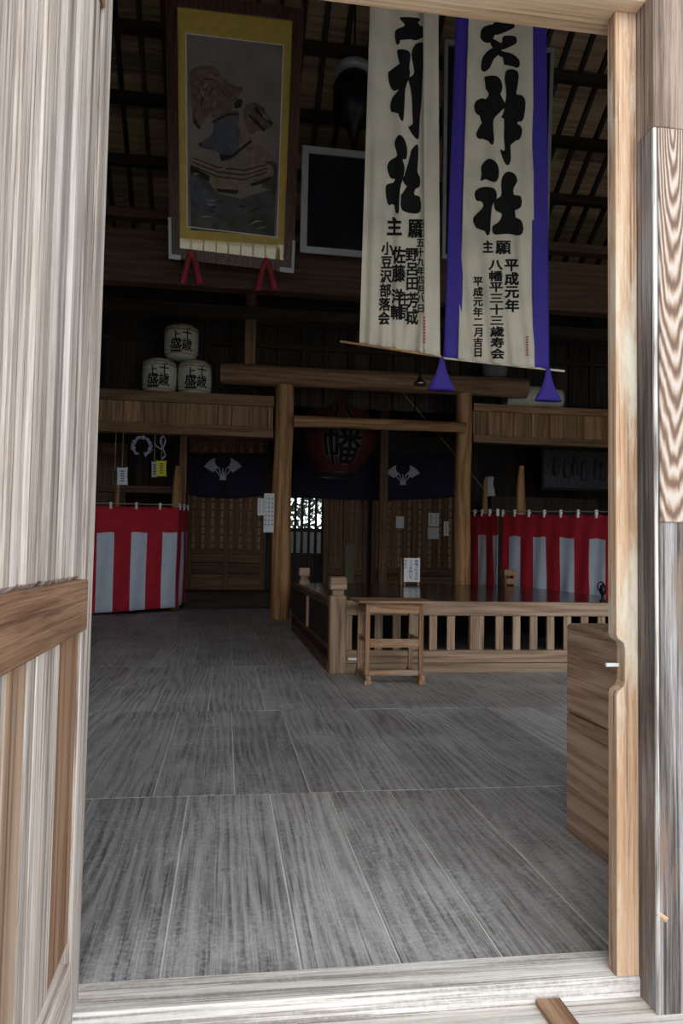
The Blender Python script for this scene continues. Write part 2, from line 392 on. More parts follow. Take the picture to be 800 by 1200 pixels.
class Ink:
    """flat shapes in photo-like sheet coordinates, cut fine enough to follow the cloth"""
    def __init__(s): s.bm = bmesh.new()
    def poly(s, pts, sc=1, ox=0, oy=0):
        vs = [s.bm.verts.new((ox+x*sc, oy+y*sc, 0)) for x, y in pts]; s.bm.faces.new(vs); return s
    def text(s, chars, x0, y0, x1, y1, wd, off=.012, ht=.92):
        n = len(chars)
        for i, ch in enumerate(chars):
            t = (i+.5)/n; cx = x0+(x1-x0)*t; cy = y0+(y1-y0)*t; h = abs(y1-y0)/n*ht
            s.char(ch, cx, cy, wd, h, off)
        return s
    def char(s, ch, cx, cy, wd, h, off=.012):
        vs, fs = glyph(ch, 0.0)
        for (ex, ey) in ((0, 0),) if off <= 0 else ((-off, -off), (off, -off), (-off, off), (off, off)):
            bv = [s.bm.verts.new((cx+(x+ex)*wd, cy-(y+ey)*h, 0)) for x, y in vs]
            for f in fs:
                try: s.bm.faces.new([bv[i] for i in f])
                except ValueError: pass
        return s
    def build(s, name, mat, parent, fn, dx=3, dy=8, xmax=None):
        bm = s.bm; bmesh.ops.triangulate(bm, faces=bm.faces)
        if xmax is not None:
            bmesh.ops.bisect_plane(bm, geom=bm.verts[:]+bm.edges[:]+bm.faces[:], plane_co=(xmax,0,0), plane_no=(1,0,0), clear_outer=True)
        xs = [v.co.x for v in bm.verts]; ys = [v.co.y for v in bm.verts]
        for ax, lo, hi, d in ((0, min(xs), max(xs), dx), (1, min(ys), max(ys), dy)):
            if not d: continue
            k = math.ceil(lo/d)
            while k*d < hi:
                co = [0,0,0]; no = [0,0,0]; co[ax] = k*d; no[ax] = 1
                bmesh.ops.bisect_plane(bm, geom=bm.verts[:]+bm.edges[:]+bm.faces[:], plane_co=co, plane_no=no); k += 1
        m = MB(); vs = [Vector(fn(v.co.x, v.co.y)) for v in bm.verts]; bm.verts.index_update()
        m._add(vs, [[v.index for v in f.verts] for f in bm.faces], [(0,0,0)]*len(vs))
        bm.free(); return m.build(name, mat, parent)
def at_y(Y, dy=0): return lambda x, y: P(x, y, Y) + Vector((0, dy, 0))

# ================================================================== SETTING
YF, YFB = 2.05, 2.20          # front wall plane
XL, XR, YB = -6.0, 9.5, 18.0  # hall
# floor planks
def planks(rows, z0=0, th=.03, gap=.007, name='floor', mat=None, wlo=.34, whi=.5, base=None):
    m = MB()
    for (ya, yb, xs) in rows:
        xs = list(xs)
        if not xs: xs = [-.3+random.uniform(-.1, .1)]
        while xs[0] > XL: xs.insert(0, xs[0]-random.uniform(wlo, whi))
        while xs[-1] < XR: xs.append(xs[-1]+random.uniform(wlo, whi))
        for a, b in zip(xs[:-1], xs[1:]):
            dz = random.uniform(-.0012, .0012)
            m.b2((max(a, XL)+gap/2, ya+gap/2, z0-th+dz), (min(b, XR)-gap/2, yb-gap/2, z0+dz), bev=.0015, grain=1)
    return m
m = planks([(YFB, 3.90, [-.60,-.152,.247,.54,.853,1.21,1.6]), (3.90, 5.93, [-.65,-.32,.074,.45,.73,1.03,1.36,1.66]),
            (5.93, 8.2, [-.9,-.5,-.1,.33,.66,1.0,1.4]), (8.2, 10.6, []), (10.6, 13.0, []), (13.0, 15.5, []), (15.5, YB, [])])
m.b2((XL, YFB, -.06), (XR, YB, -.0045), bev=0.001, mi=1)
struct(m.build('floor', [M['floor'], M['gap']]))
m = MB(); ys = [YF, 1.86, 1.6, 1.36, 1.1, .85, .6, .3, 0, -.4]
for a, b in zip(ys[1:], ys[:-1]):
    x = -3.0
    while x < 4: x2 = x+random.uniform(1.2, 2.2); m.b2((x+.002, a+.002, -.045), (x2-.002, b-.002, -.012), bev=.002, grain=0); x = x2
struct(m.build('porch_floor', M['porch']))
m = MB(); m.box((0, -60, -.6), (240, 122, .1)); m.build('ground', M['gravel'])['kind'] = 'structure'  # unseen courtyard ground, added pale to bounce daylight up into the hall
struct(MB().b2((-2.2, YF, -.06), (3.2, YFB, .042), bev=.008).build('trim_1', M['sill']))

# ---- roof (gable, ridge along X)
YR, ZR, SL = 9.0, 11.75, .695
def roof_z(y): return ZR - SL*abs(y-YR)
ang = math.atan(SL)
ceil = sthing('ceiling', (1.7, YR, ZR))
def slope_bar(mb, x, y0, y1, wd, dp, dz, **k):
    z = lambda y: roof_z(y)+dz
    mb.bar((x, y0, z(y0)), (x, y1, z(y1)), wd, dp, up=(0, 0, 1), **k)
m = MB()
for (ya, yb) in ((YR, 19.0), (YR, .6)):
    n = 34
    for i in range(n):       # boards running along X, laid up the slope
        a = ya+(yb-ya)*i/n; b = ya+(yb-ya)*(i+1)/n
        x = XL-.5
        while x < XR+.5:
            x2 = x+random.uniform(2.5, 5)
            m.box(((x+x2)/2, (a+b)/2, (roof_z(a)+roof_z(b))/2+.05), (x2-x, math.hypot(b-a, (b-a)*SL)+.006, .03), rot=Matrix.Rotation(-ang if yb > ya else ang, 3, 'X'), bev=.002)
            x = x2
m.build('roof_boards', M['board'], ceil)
x = XL
while x < XR:
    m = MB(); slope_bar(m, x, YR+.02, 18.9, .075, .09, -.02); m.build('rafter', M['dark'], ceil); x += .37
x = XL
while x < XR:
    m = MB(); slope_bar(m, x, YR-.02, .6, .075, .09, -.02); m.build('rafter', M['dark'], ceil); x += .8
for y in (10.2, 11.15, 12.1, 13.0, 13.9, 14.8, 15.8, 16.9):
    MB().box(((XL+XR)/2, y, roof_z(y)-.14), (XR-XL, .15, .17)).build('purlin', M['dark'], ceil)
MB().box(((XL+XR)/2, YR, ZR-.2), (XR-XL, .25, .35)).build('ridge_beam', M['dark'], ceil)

# ---- outer walls
def board_wall(mb, fixed, lo, hi, z0, z1, axis, wd=.3, th=.05):
    a = lo
    while a < hi:
        b = min(a+wd*random.uniform(.8, 1.2), hi)
        if axis == 'x': mb.b2((a, fixed, z0), (b-.003, fixed+th, z1), bev=.003, grain=2)
        else: mb.b2((fixed, a, z0), (fixed+th, b-.003, z1), bev=.003, grain=2)
        a = b
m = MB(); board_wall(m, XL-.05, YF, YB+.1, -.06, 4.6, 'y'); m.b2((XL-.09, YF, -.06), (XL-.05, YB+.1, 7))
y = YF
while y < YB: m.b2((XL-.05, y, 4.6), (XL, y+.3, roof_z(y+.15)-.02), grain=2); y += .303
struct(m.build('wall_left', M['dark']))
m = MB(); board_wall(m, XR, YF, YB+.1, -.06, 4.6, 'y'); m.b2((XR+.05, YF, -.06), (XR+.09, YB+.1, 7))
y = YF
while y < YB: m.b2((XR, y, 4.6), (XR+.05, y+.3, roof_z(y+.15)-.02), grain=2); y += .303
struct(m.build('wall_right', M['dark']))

# front wall: posts, boards between the openings, unseen lattice windows over the lintel, put in to light the hall
m = MB()
zt = roof_z(YF)-.05
for (a, b, z0, z1) in ((XL, -5.2, 0, zt), (-5.2, 8.8, 4.6, zt), (-5.2, -2.0, 0, 2.85), (-2.0, -.63, 0, 3.0), (1.87, 2.9, 0, 3.0), (8.8, XR, 0, zt), (-5.2, -2.0, 2.85, 3.1), (2.9, 8.8, 2.85, 3.1)):
    board_wall(m, YF+.04, a, b, z0, z1, 'x')
struct(m.build('wall_front', M['board']))
for i, (a, b) in enumerate(((-5.2, -2.2), (-2.0, .9), (1.1, 3.9), (4.1, 8.8))):
    r = sthing('window_%d' % (i+1), ((a+b)/2, YF+.06, 3.1))
    fm = MB(); fm.b2((a, YF, 3.1), (b, YF+.12, 3.2)); fm.b2((a, YF, 4.5), (b, YF+.12, 4.6))
    fm.b2((a, YF, 3.2), (a+.1, YF+.12, 4.5)); fm.b2((b-.1, YF, 3.2), (b, YF+.12, 4.5)); fm.build('window_frame', M['beam'], r)
    gm = MB(); x = a+.3
    while x < b-.15: gm.b2((x, YF+.04, 3.2), (x+.03, YF+.07, 4.5)); x += .28
    for z in (3.65,): gm.b2((a+.1, YF+.03, z), (b-.1, YF+.08, z+.04))
    gm.build('lattice', M['beam'], r)

# lintel over the doorway
zl = P(718, 46, 2.17).z
m = MB(); m.b2((-2.0, 1.99, zl), (2.6, 2.17, zl+.33), bev=.012)
struct(m.build('trim_2', M['lintel']))
# left post, behind the open leaf
tag(MB().b2((-.62, 2.205, 0), (-.39, 2.3, 2.6), bev=.01).build('door_post', M['lintel']), 'brown square door post half hidden behind the open slatted door', 'post')

# right frame: outer pillar, worn jamb strip
XS = X(748, 2.05, 600)
YP = min((1.8+.001*i for i in range(260)), key=lambda y: abs(X(768, y, 600)-XS))
pil = thing('entrance_pillar', 'large weathered grey pillar at the right edge with an inlaid board of bold flame grain', 'pillar', (1.40, 2.1, 0))
MB().b2((XS, YP, -.02), (1.85, 2.10, 3.0), bev=.008).build('shaft', M['post'], pil)
YQ = YP-.006
zc0, zc1 = Z(612, YQ, 785), Z(150, YQ, 785)
catm = cathedral_mat(X(791, YQ, 200), Z(110, YQ, 790))
MB().b2((XS-.004, YP-.004, -.01), (XS+.006, YP+.008, zc1), bev=.003).build('worn_edge', M['edge'], pil)
o = MB().b2((X(773, YQ, 400), YQ, zc0), (1.78, YP+.01, zc1), bev=.003).build('patch_board', catm, pil); o['label'] = 'inlaid board with bold nested light and dark grain'
# jamb strip with a notch
ja, jb = X(722, 2.05, 640), XS-.002
zn0, zn1 = Z(812, 2.05, 715), Z(752, 2.05, 715)
jr = thing('door_jamb', 'orange-brown vertical jamb strip with worn patches and a notch, right side of the doorway', 'door jamb', ((ja+jb)/2, 2.08, 0))
pts = [(ja, 0.043), (jb, 0.043), (jb, zl-.001), (ja, zl-.001), (ja, zn1+.02), (ja+.004, zn1+.008), (ja+.022, zn1-.004), (ja+.026, zn1-.02), (ja+.026, zn0+.03), (ja+.020, zn0+.015), (ja+.004, zn0+.004), (ja, zn0-.01)]
mm = MB(); n = len(pts)
fr = [(x, 2.05, z) for x, z in pts]; bk = [(x, 2.10, z) for x, z in pts]
vs = fr+bk; mm._add(vs, [list(range(n)), list(range(n, 2*n))[::-1]]+[[i, i+n, (i+1) % n+n, (i+1) % n] for i in range(n)], [(v[2], v[0], v[1]) for v in vs], .5)
jo = mm.build('jamb_strip', M['jamb'], jr, fixn=True)
bv = jo.modifiers.new('bev', 'BEVEL'); bv.width = .003; bv.segments = 2; bv.limit_method = 'ANGLE'
b = MB().b2((ja-.012, 2.085, (zn0+zn1)/2-.004), (ja+.03, 2.095, (zn0+zn1)/2+.006), bev=.001).build('latch_peg', M['crest'], jr); b['label'] = 'pale peg in the notch'
MB().b2((XS-.001, YP-.003, zc1), (1.78, YP+.095, 2.999), bev=.004, grain=2).build('upper_facing', wood('smoky_brown_wood', (.07,.05,.04), (.19,.14,.11), (.33,.26,.21), ring=.6, rs=6, rough=.85, bump=.6, tone=0, fine=.9, crack=.35, sat=1.0), pil)
m = MB(); a = P(640, 1156, 2.05)
tag(MB().b2((.86, 1.55, -.012), (.93, 2.045, .004), bev=.002).build('floor_strip', M['leaf_brown']), 'short dark brown wood strip on the porch boards before the threshold', 'wood strip')

MB().box((XS+.012, YP-.001, Z(1075, YP, 757)), (.035, .004, .014), rot=Matrix.Rotation(.6, 3, 'Y'), bev=.001).build('yellow_chip', M['jamb'], pil)
# ================================================================== DOOR LEAF (opened outward, left)
XD = -.348
dl = sthing('door_1', (XD-.02, 1.6, 0))
def leafbox(name, mat, y0, y1, z0, z1, x0, x1, bev=.004, grain=2, label=None):
    o = MB().b2((x0, y0, z0), (x1, y1, z1), bev=bev, grain=grain).build(name, mat, dl)
    if label: o['label'] = label
    return o
leafbox('stile', M['leaf'], 1.995, 2.13, -.0, 2.75, XD-.045, XD)
leafbox('stile', M['leaf'], .55, .70, -.0, 2.75, XD-.045, XD)
leafbox('rail', M['leaf_brown'], .70, 1.995, 1.0, 1.125, XD-.045, XD+.012, grain=1, label='brown middle rail')
leafbox('rail', M['leaf_brown'], .70, 1.995, 2.60, 2.75, XD-.045, XD+.004, grain=1, label='brown top rail')
leafbox('rail', M['leaf'], .70, 1.90, 0.03, .245, XD-.045, XD+.020, grain=1, label='pale bottom rail')
yc = 1.922
while yc > .72:
    leafbox('slat', M['leaf'], yc-.050, yc+.050, 1.125, 2.60, XD-.050, XD-.002+random.uniform(-.003, .003), bev=.014)
    yc -= .1455
leafbox('back_board', M['leaf_brown'], .70, 1.995, .2, 2.6, XD-.065, XD-.050, bev=.001)
for (a, b, mt) in ((.70, .95, 'leaf'), (.953, 1.2, 'leaf'), (1.203, 1.35, 'leaf'), (1.353, 1.486, 'leaf_orange'), (1.489, 1.553, 'leaf'), (1.556, 1.765, 'leaf'), (1.768, 1.995, 'leaf_brown')):
    leafbox('panel_board', M[mt], a, b, .245, 1.0, XD-.050, XD-.006+random.uniform(-.002, .002), bev=.003)

# ================================================================== CHEST at right
ch = thing('wooden_chest', 'reddish brown plank chest standing inside behind the right jamb', 'chest', (1.95, 2.9, 0))
m = MB(); XC = 1.51
m.b2((XC, 2.45, .52), (XC+.04, 3.26, .905), bev=.008, grain=1)
m.build('upper_side_board', M['chest'], ch)
MB().b2((XC, 2.45, .012), (XC+.04, 3.26, .516), bev=.006, grain=1).build('lower_side_board', M['chest'], ch)
MB().b2((XC+.004, 2.46, 0.0), (XC+.05, 3.25, .09), bev=.004, grain=1).build('plinth', M['leaf_orange'], ch)
MB().b2((XC+.04, 3.22, .01), (2.4, 3.26, .90)).build('back_board', M['chest'], ch)
MB().b2((XC+.04, 2.45, .01), (2.4, 2.49, .90)).build('front_board', M['chest'], ch)
MB().b2((XC+.01, 2.46, .885), (2.4, 3.25, .909), bev=.003, grain=0).build('lid', M['chest'], ch)
MB().b2((2.36, 2.49, .01), (2.40, 3.22, .885), bev=.003, grain=1).build('far_side_board', M['chest'], ch)

# ================================================================== MAIN TIMBERS INSIDE
DP = 14.0
def pillar(px_top, py_top, px_bot, z0, wpx, label, collar=False):
    x = P(px_bot, 690, DP).x; r = wpx*DP/900/2
    zt_ = Z(py_top, DP, px_top)
    p = thing('wooden_pillar', label, 'pillar', (x, DP, z0))
    n = 14; MB().tube([(x+.012*math.sin(i*.7), DP, z0+(zt_-z0)*i/(n-1)) for i in range(n)], [r*(1.03-.05*i/(n-1)) for i in range(n)], 28, wob=.05).build('shaft', M['pillar'], p)
    return x, zt_
xl, ztl = pillar(331, 452, 328, 0, 22, 'round golden-brown pillar left of the stage, bearing the log beam')
xr, ztr = pillar(543, 462, 541, 0, 20, 'round golden-brown pillar rising at the far end of the stage')
# log beam on the two pillars
a = P(258, 443, DP); b = P(616, 457, DP)
zb = (a.z+b.z)/2
r = .19
n = 16
tag(MB().tube([(a.x+(b.x-a.x)*i/(n-1), DP, ztl+r-.02+(ztr-ztl)*i/(n-1)) for i in range(n)], [r*(1+.03*math.sin(i)) for i in range(n)], 24, wob=.07).build('log_beam', M['beam']),
    'thick brown log beam laid across the tops of the two round pillars', 'beam')
a = P(343, 496, DP-.02); b = P(541, 503, DP-.02); rr = .105
tag(MB().tube([(a.x+(b.x-a.x)*i/9, DP-.24, a.z+(b.z-a.z)*i/9) for i in range(10)], [rr*(1-.015*i/2) for i in range(10)], 20, wob=.06).build('tie_rail', M['pillar']),
    'thinner round tie rail running between the two pillars below the log beam', 'beam')

def frieze(pxa, pxb, ytop, ybot, label, rail_h, yoff=0):
    Yf = DP+yoff; a = P(pxa, ytop[0], Yf); b = P(pxb, ytop[1], Yf); z1 = (a.z+b.z)/2; z0 = (P(pxa, ybot[0], Yf).z+P(pxb, ybot[1], Yf).z)/2
    f = thing('timber_frieze', label, 'wall panel', ((a.x+b.x)/2, Yf, z0))
    MB().b2((a.x, Yf-.06, z1-rail_h), (b.x, Yf+.16, z1)).build('top_rail', M['frieze'], f)
    MB().b2((a.x, Yf-.07, z0), (b.x, Yf+.16, z0+rail_h)).build('bottom_rail', M['frieze'], f)
    x = a.x; mb = MB(); bt = MB()
    while x < b.x:
        x2 = min(x+random.uniform(.22, .42), b.x)
        mb.b2((x, Yf+random.uniform(0, .02), z0+rail_h), (x2-.01, Yf+.08, z1-rail_h), grain=2); x = x2
        if x < b.x-.1 and random.random() < .5: MB().b2((x-.03, Yf-.02, z0+rail_h), (x+.03, Yf+.02, z1-rail_h), grain=2).build('batten', M['frieze'], f)
    mb.build('board_panel', M['frieze'], f)
    return a, b, z0, z1
fa, fb, fz0, fz1 = frieze(60, 321, (456, 462), (505, 512), 'boarded frieze left of the pillars, carrying the straw barrels', .19)
ga, gb, gz0, gz1 = frieze(554, 800, (476, 482), (521, 526), 'boarded frieze right of the pillars under the purple tassel', .14)
# loft boards behind the friezes
m = MB(); board_wall
for (x0, x1, z) in ((XL, fb.x, fz1), (ga.x, XR, gz1)):
    x = x0
    while x < x1: x2 = min(x+.35, x1); m.b2((x, DP+.16, z-.04), (x2-.004, YB, z), grain=1); x = x2
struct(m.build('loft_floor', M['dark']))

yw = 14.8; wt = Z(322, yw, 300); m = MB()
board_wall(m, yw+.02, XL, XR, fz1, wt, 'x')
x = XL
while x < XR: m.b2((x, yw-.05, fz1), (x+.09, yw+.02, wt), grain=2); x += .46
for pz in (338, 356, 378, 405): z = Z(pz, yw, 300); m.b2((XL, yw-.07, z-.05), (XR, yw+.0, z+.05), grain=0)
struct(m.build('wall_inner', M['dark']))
# upper cross timbers
def crossbeam(y0px, y1px, Y, px0, px1, th, mat, label, ref=160, dz=0):
    z0 = Z(y1px, Y, ref); z1 = Z(y0px, Y, ref)
    return tag(MB().b2((X(px0, Y), Y, z0+dz), (X(px1, Y), Y+th, z1+dz), bev=.01).build('cross_beam', mat), label, 'beam')
crossbeam(243, 254, 10.9, 20, 900, .2, M['bigbeam'], 'narrow brown cross timber high under the rafters behind the large painting')
crossbeam(268, 330, 10.45, 20, 900, .22, M['bigbeam'], 'deep brown cross beam that carries the large gold-matted painting')
crossbeam(350, 362, 12.6, 20, 900, .18, M['dark'], 'thin dark cross timber above the straw barrels')
tag(MB().b2((P(287, 380, 14).x, 13.93, ztl+.34), (P(300, 380, 14).x, 14.07, roof_z(14)-.26), bev=.01).build('strut_post', M['beam']), 'upright brown strut standing on the log beam below the painting', 'post')

# ================================================================== BACK WALL, DOORS
m = MB(); ZI = .33
def hole_wall(mb, x0, x1, z0, z1):
    x = x0
    while x < x1: x2 = min(x+.3, x1); mb.b2((x, YB, z0), (x2-.003, YB+.05, z1), grain=2, bev=.003); x = x2
Bx = lambda px, py=600: P(px, py, YB).x
Bz = lambda py, px=300: P(px, py, YB).z
wx0, wx1 = Bx(338), Bx(378); wz0, wz1 = Bz(650, 360), Bz(582, 360)
hole_wall(m, XL, wx0, 0, 5.2); hole_wall(m, wx1, XR, 0, 5.2)
m.b2((XL, YB+.05, -.06), (wx0-.02, YB+.07, 5.2)); m.b2((wx1+.02, YB+.05, -.06), (XR, YB+.07, 5.2)); hole_wall(m, wx0, wx1, 0, wz0); hole_wall(m, wx0, wx1, wz1, 5.2)
struct(m.build('wall_back', M['dark']))
w_ = sthing('window_5', ((wx0+wx1)/2, YB, wz0))
mb = MB()
for k in range(6): x = wx0+(wx1-wx0)*k/5; mb.b2((x-.03, YB-.05, wz0), (x+.03, YB+.0, wz1))
for z in (wz0, wz0+(wz1-wz0)*.42, wz1): mb.b2((wx0-.05, YB-.06, z-.04), (wx1+.05, YB, z+.04))
mb.build('lattice', M['dark'], w_)
mb = MB(); mb.b2((wx0, YB+.02, wz0), (wx1, YB+.03, wz0+(wz1-wz0)*.42)); mb.build('pane', plain('frosted_pane', (.25,.27,.28), .4), w_)
# shrubs outside that window
mb = MB()
for k in range(1500):
    c = Vector((random.uniform(wx0-.5, wx1+.8), YB+random.uniform(.5, 1.6), random.uniform(.3, 3.2))); s_ = random.uniform(.07, .15)
    d1 = Vector((random.gauss(0,1), random.gauss(0,1), random.gauss(0,1))).normalized(); d2 = d1.orthogonal().normalized()
    vs = [c-d1*s_, c+d2*s_*.4, c+d1*s_, c-d2*s_*.4]; mb._add(vs, [[0,1,2,3]], vs)
mb.tube([((wx0+wx1)/2, YB+1.0, -.55), ((wx0+wx1)/2, YB+1.0, 2.8)], [.05, .02], 8)
hb = mb.build('garden_shrub', M['leafgreen']); tag(hb, 'leafy shrub seen outside through the small back window', 'shrub')

# raised inner step
struct(MB().b2((XL, 16.6, 0), (XR, YB, ZI), bev=.01).build('trim_3', M['dark']))
def lattice_door(n, px0, px1, py0, py1, grid_y, label_off=0):
    Y = YB-.12; x0 = X(px0, Y, 600); x1 = X(px1, Y, 600); z0 = ZI; z1 = Z(py0, Y, (px0+px1)/2); zm = Z(grid_y, Y, (px0+px1)/2)
    d = sthing('door_%d' % n, ((x0+x1)/2, Y, z0))
    fm = MB()
    for x in (x0, (x0+x1)/2, x1): fm.b2((x-.06, Y-.05, z0), (x+.06, Y+.03, z1))
    for z in (z0+.06, zm, z1-.06): fm.b2((x0, Y-.045, z-.06), (x1, Y+.025, z+.06), grain=0)
    fm.build('door_frame', M['lattice'], d)
    pm = MB(); z = z0+.12
    while z < zm-.06: pm.b2((x0+.06, Y-.02, z), (x1-.06, Y+.01, min(z+.24, zm-.06)-.008), grain=0); z += .25
    pm.build('lower_panel', M['lattice'], d)
    lm = MB(); k = 0; nx = 8
    for i in range(1, nx):
        x = x0+(x1-x0)*i/nx; bw = (x1-x0)/nx*.33; lm.b2((x-bw, Y-.03, zm), (x+bw, Y, z1), grain=2)
    nz_ = int((z1-zm)/.18)
    for i in range(1, nz_):
        z = zm+(z1-zm)*i/nz_; lm.b2((x0, Y-.015, z-.018), (x1, Y+.012, z+.018), grain=0)
    lm.build('lattice_grid', M['lattice'], d)
    MB().b2((x0, Y+.03, zm), (x1, Y+.045, z1), bev=.001).build('backing', M['frieze'], d)
    return d
lattice_door(2, 222, 309, 512, 690, 646)
lattice_door(3, 438, 533, 535, 690, 668)
lattice_door(4, 382, 428, 535, 690, 668)
m = MB()
tag(MB().b2((Bx(213), 16.6, 0.0), (Bx(221), 16.75, fz1-.1), bev=.01).build('aisle_post', M['beam']), 'slim brown post left of the lattice door with the purple curtain', 'post')
tag(MB().b2((Bx(434), 16.9, .33), (Bx(443), 17.05, 4.6), bev=.01).build('aisle_post', M['lattice']), 'slim dark post between the two rear lattice doors', 'post')
tag(MB().b2((X(404, 15.6), 15.6, 0), (X(415, 15.6), 15.66, Z(637, 15.6, 410)), bev=.01).build('standing_board', M['olive']), 'short olive-grey upright board behind the left end of the stage', 'board')

# ---- noren curtains with fan crest
def noren(pts_px, Y, fan_c, fan_s, label, sag=4):
    x0, y0, x1, y1 = pts_px
    fn = lambda u, v: P(x0+(x1-x0)*u, y0+(y1-y0)*v+sag*math.sin(math.pi*u)*(.3+.7*v), Y-.05+.04*math.sin(u*19)*v+.015*math.sin(u*47))
    c = P((x0+x1)/2, y1, Y); t = thing('door_curtain', label, 'curtain', c)
    MB().grid(fn, 48, 14).build('cloth', M['noren'], t, solid=.004)
    a = P(x0-2, y0+1, Y); b = P(x1+2, y0+1, Y); MB().tube([a, b], .036, 12).build('rod', M['dark'], t)
    ink = Ink(); cx, cy = fan_c; s_ = fan_s
    def arc(r0, r1, a0, a1, n=8, ox=0, oy=0):
        p = [(cx+ox+r0*math.sin(a0+(a1-a0)*i/n), cy+oy-r0*math.cos(a0+(a1-a0)*i/n)) for i in range(n+1)]
        q = [(cx+ox+r1*math.sin(a0+(a1-a0)*i/n), cy+oy-r1*math.cos(a0+(a1-a0)*i/n)) for i in range(n+1)]
        ink.poly(p+q[::-1])
    R_ = 27*s_
    # leaf of the fan: two wings around a dark round sun
    arc(R_, R_*.52, -1.0, 1.0, 18)
    for k in range(5):
        aa = -.72+.36*k; ink.poly([(cx+R_*.58*math.sin(aa-.05), cy-R_*.58*math.cos(aa-.05)), (cx+R_*.58*math.sin(aa+.05), cy-R_*.58*math.cos(aa+.05)), (cx+R_*.12*math.sin(aa+.2), cy-R_*.12*math.cos(aa+.2)), (cx+R_*.12*math.sin(aa-.2), cy-R_*.12*math.cos(aa-.2))])
    ink.poly([(cx-3.4*s_, cy-3*s_), (cx+3.4*s_, cy-3*s_), (cx+4.2*s_, cy+1.5*s_), (cx-4.2*s_, cy+1.5*s_)])
    o = ink.build('fan_crest', M['crest'], t, lambda x, y: P(x, y, Y-.14), dx=0, dy=0); o['label'] = 'pale open fan crest'
    ink = Ink(); ink.poly([(cx+R_*.36*math.cos(a_*math.pi/9), cy-R_*.80+R_*.34*math.sin(a_*math.pi/9)) for a_ in range(18)])
    ink.build('crest_disc', M['noren'], t, lambda x, y: P(x, y, Y-.145), dx=0, dy=0)
    return t
noren((221, 532, 312, 580), 17.79, (261, 561), .97, 'dark purple curtain with a pale fan crest over the far left lattice door')
noren((345, 535, 541, 582), 17.79, (472, 567), .86, 'wide dark purple curtain with a pale fan crest behind the stage')

# ================================================================== STAGE
SX0, SX1, SY0, SY1, SZ = 1.04, 4.85, 7.7, 12.6, .725
st = thing('low_stage', 'railed wooden stage with a dark polished deck and slatted front', 'stage', ((SX0+SX1)/2, (SY0+SY1)/2, 0))
m = MB(); x = SX0+.06
while x < SX1-.05:
    x2 = min(x+random.uniform(.25, .4), SX1-.02); m.b2((x, SY0+.06, SZ-.05), (x2-.003, SY1, SZ-.012), grain=1, bev=.002); x = x2
m.build('deck', M['deck'], st)
zr0 = Z(722, SY0, 600); zs0 = Z(762, SY0, 600)
MB().b2((SX0+.12, SY0, zr0), (SX1, SY0+.09, SZ), bev=.005).build('front_rail', M['stage'], st)
m = MB().b2((SX0+.1, SY0-.01, .10), (SX1, SY0+.11, zs0), bev=.006); m.b2((SX0+.1, SY0-.02, 0), (SX1, SY0+.11, .097), bev=.004)
m.build('base_beam', M['stage'], st)
px = 437.0
xs_ = [408, 426.5, 444, 465, 486, 508, 529]
for q in xs_+[586, 606, 626, 646, 666, 686, 706, 727]:
    xx = X(q, SY0, 743); MB().b2((xx-.041, SY0+.02, zs0), (xx+.041, SY0+.05, zr0), bev=.003, grain=2).build('slat', M['stage'], st)
xx = X(558, SY0, 743); MB().b2((xx-.065, SY0+.005, zs0), (xx+.085, SY0+.07, zr0), bev=.004, grain=2).build('middle_post', M['stage'], st)
def newel(x, y, hh, wd, capw):
    m_ = MB(); m_.b2((x-wd/2, y-wd/2, 0), (x+wd/2, y+wd/2, hh-.19), bev=.008, grain=2)
    o_ = m_.build('newel_post', M['stage'], st)
    c_ = MB(); c_.b2((x-wd*.35, y-wd*.35, hh-.19), (x+wd*.35, y+wd*.35, hh-.13), bev=.003)
    c_.b2((x-capw/2, y-capw/2, hh-.13), (x+capw/2, y+capw/2, hh), bev=.012); c_.build('cap', M['stage'], o_)
newel(X(395, SY0, 740), SY0+.03, .965, .165, .17)
newel(X(356, 12.05, 700), 12.1, .965, .16, .165)
MB().b2((SX1-.1, SY0, 0), (SX1+.05, SY0+.15, SZ+.02), bev=.006).build('corner_post', M['stage'], st)
# side: frame with dark board
m = MB(); m.b2((SX0+.03, SY0+.1, 0), (SX0+.06, 12.1, SZ-.02), bev=.002); m.build('side_panel', M['dark'], st)
m = MB(); m.b2((SX0, SY0+.1, 0), (SX0+.05, 12.05, .10)); m.build('side_base', M['lattice'], st)
MB().b2((SX0, SY0+.1, SZ-.07), (SX0+.09, 12.05, SZ), bev=.004).build('side_rail', M['lattice'], st)
m = MB(); m.b2((SX0+.005, SY0+.1, .22), (SX0+.03, 12.05, .26)); m.build('side_ledge', M['lattice'], st)
m = MB(); m.b2((SX0, 9.85, .26), (SX0+.04, 9.93, SZ-.07), grain=2); m.build('side_batten', M['stage'], st)
MB().b2((SX0+.05, SY1-.06, 0), (SX1, SY1, SZ-.05), bev=.003).build('back_panel', M['dark'], st)
MB().b2((SX1-.03, SY0+.15, 0), (SX1, SY1-.06, SZ-.05), bev=.003).build('right_panel', M['dark'], st)
# inside floor under deck reads black: the panels close it

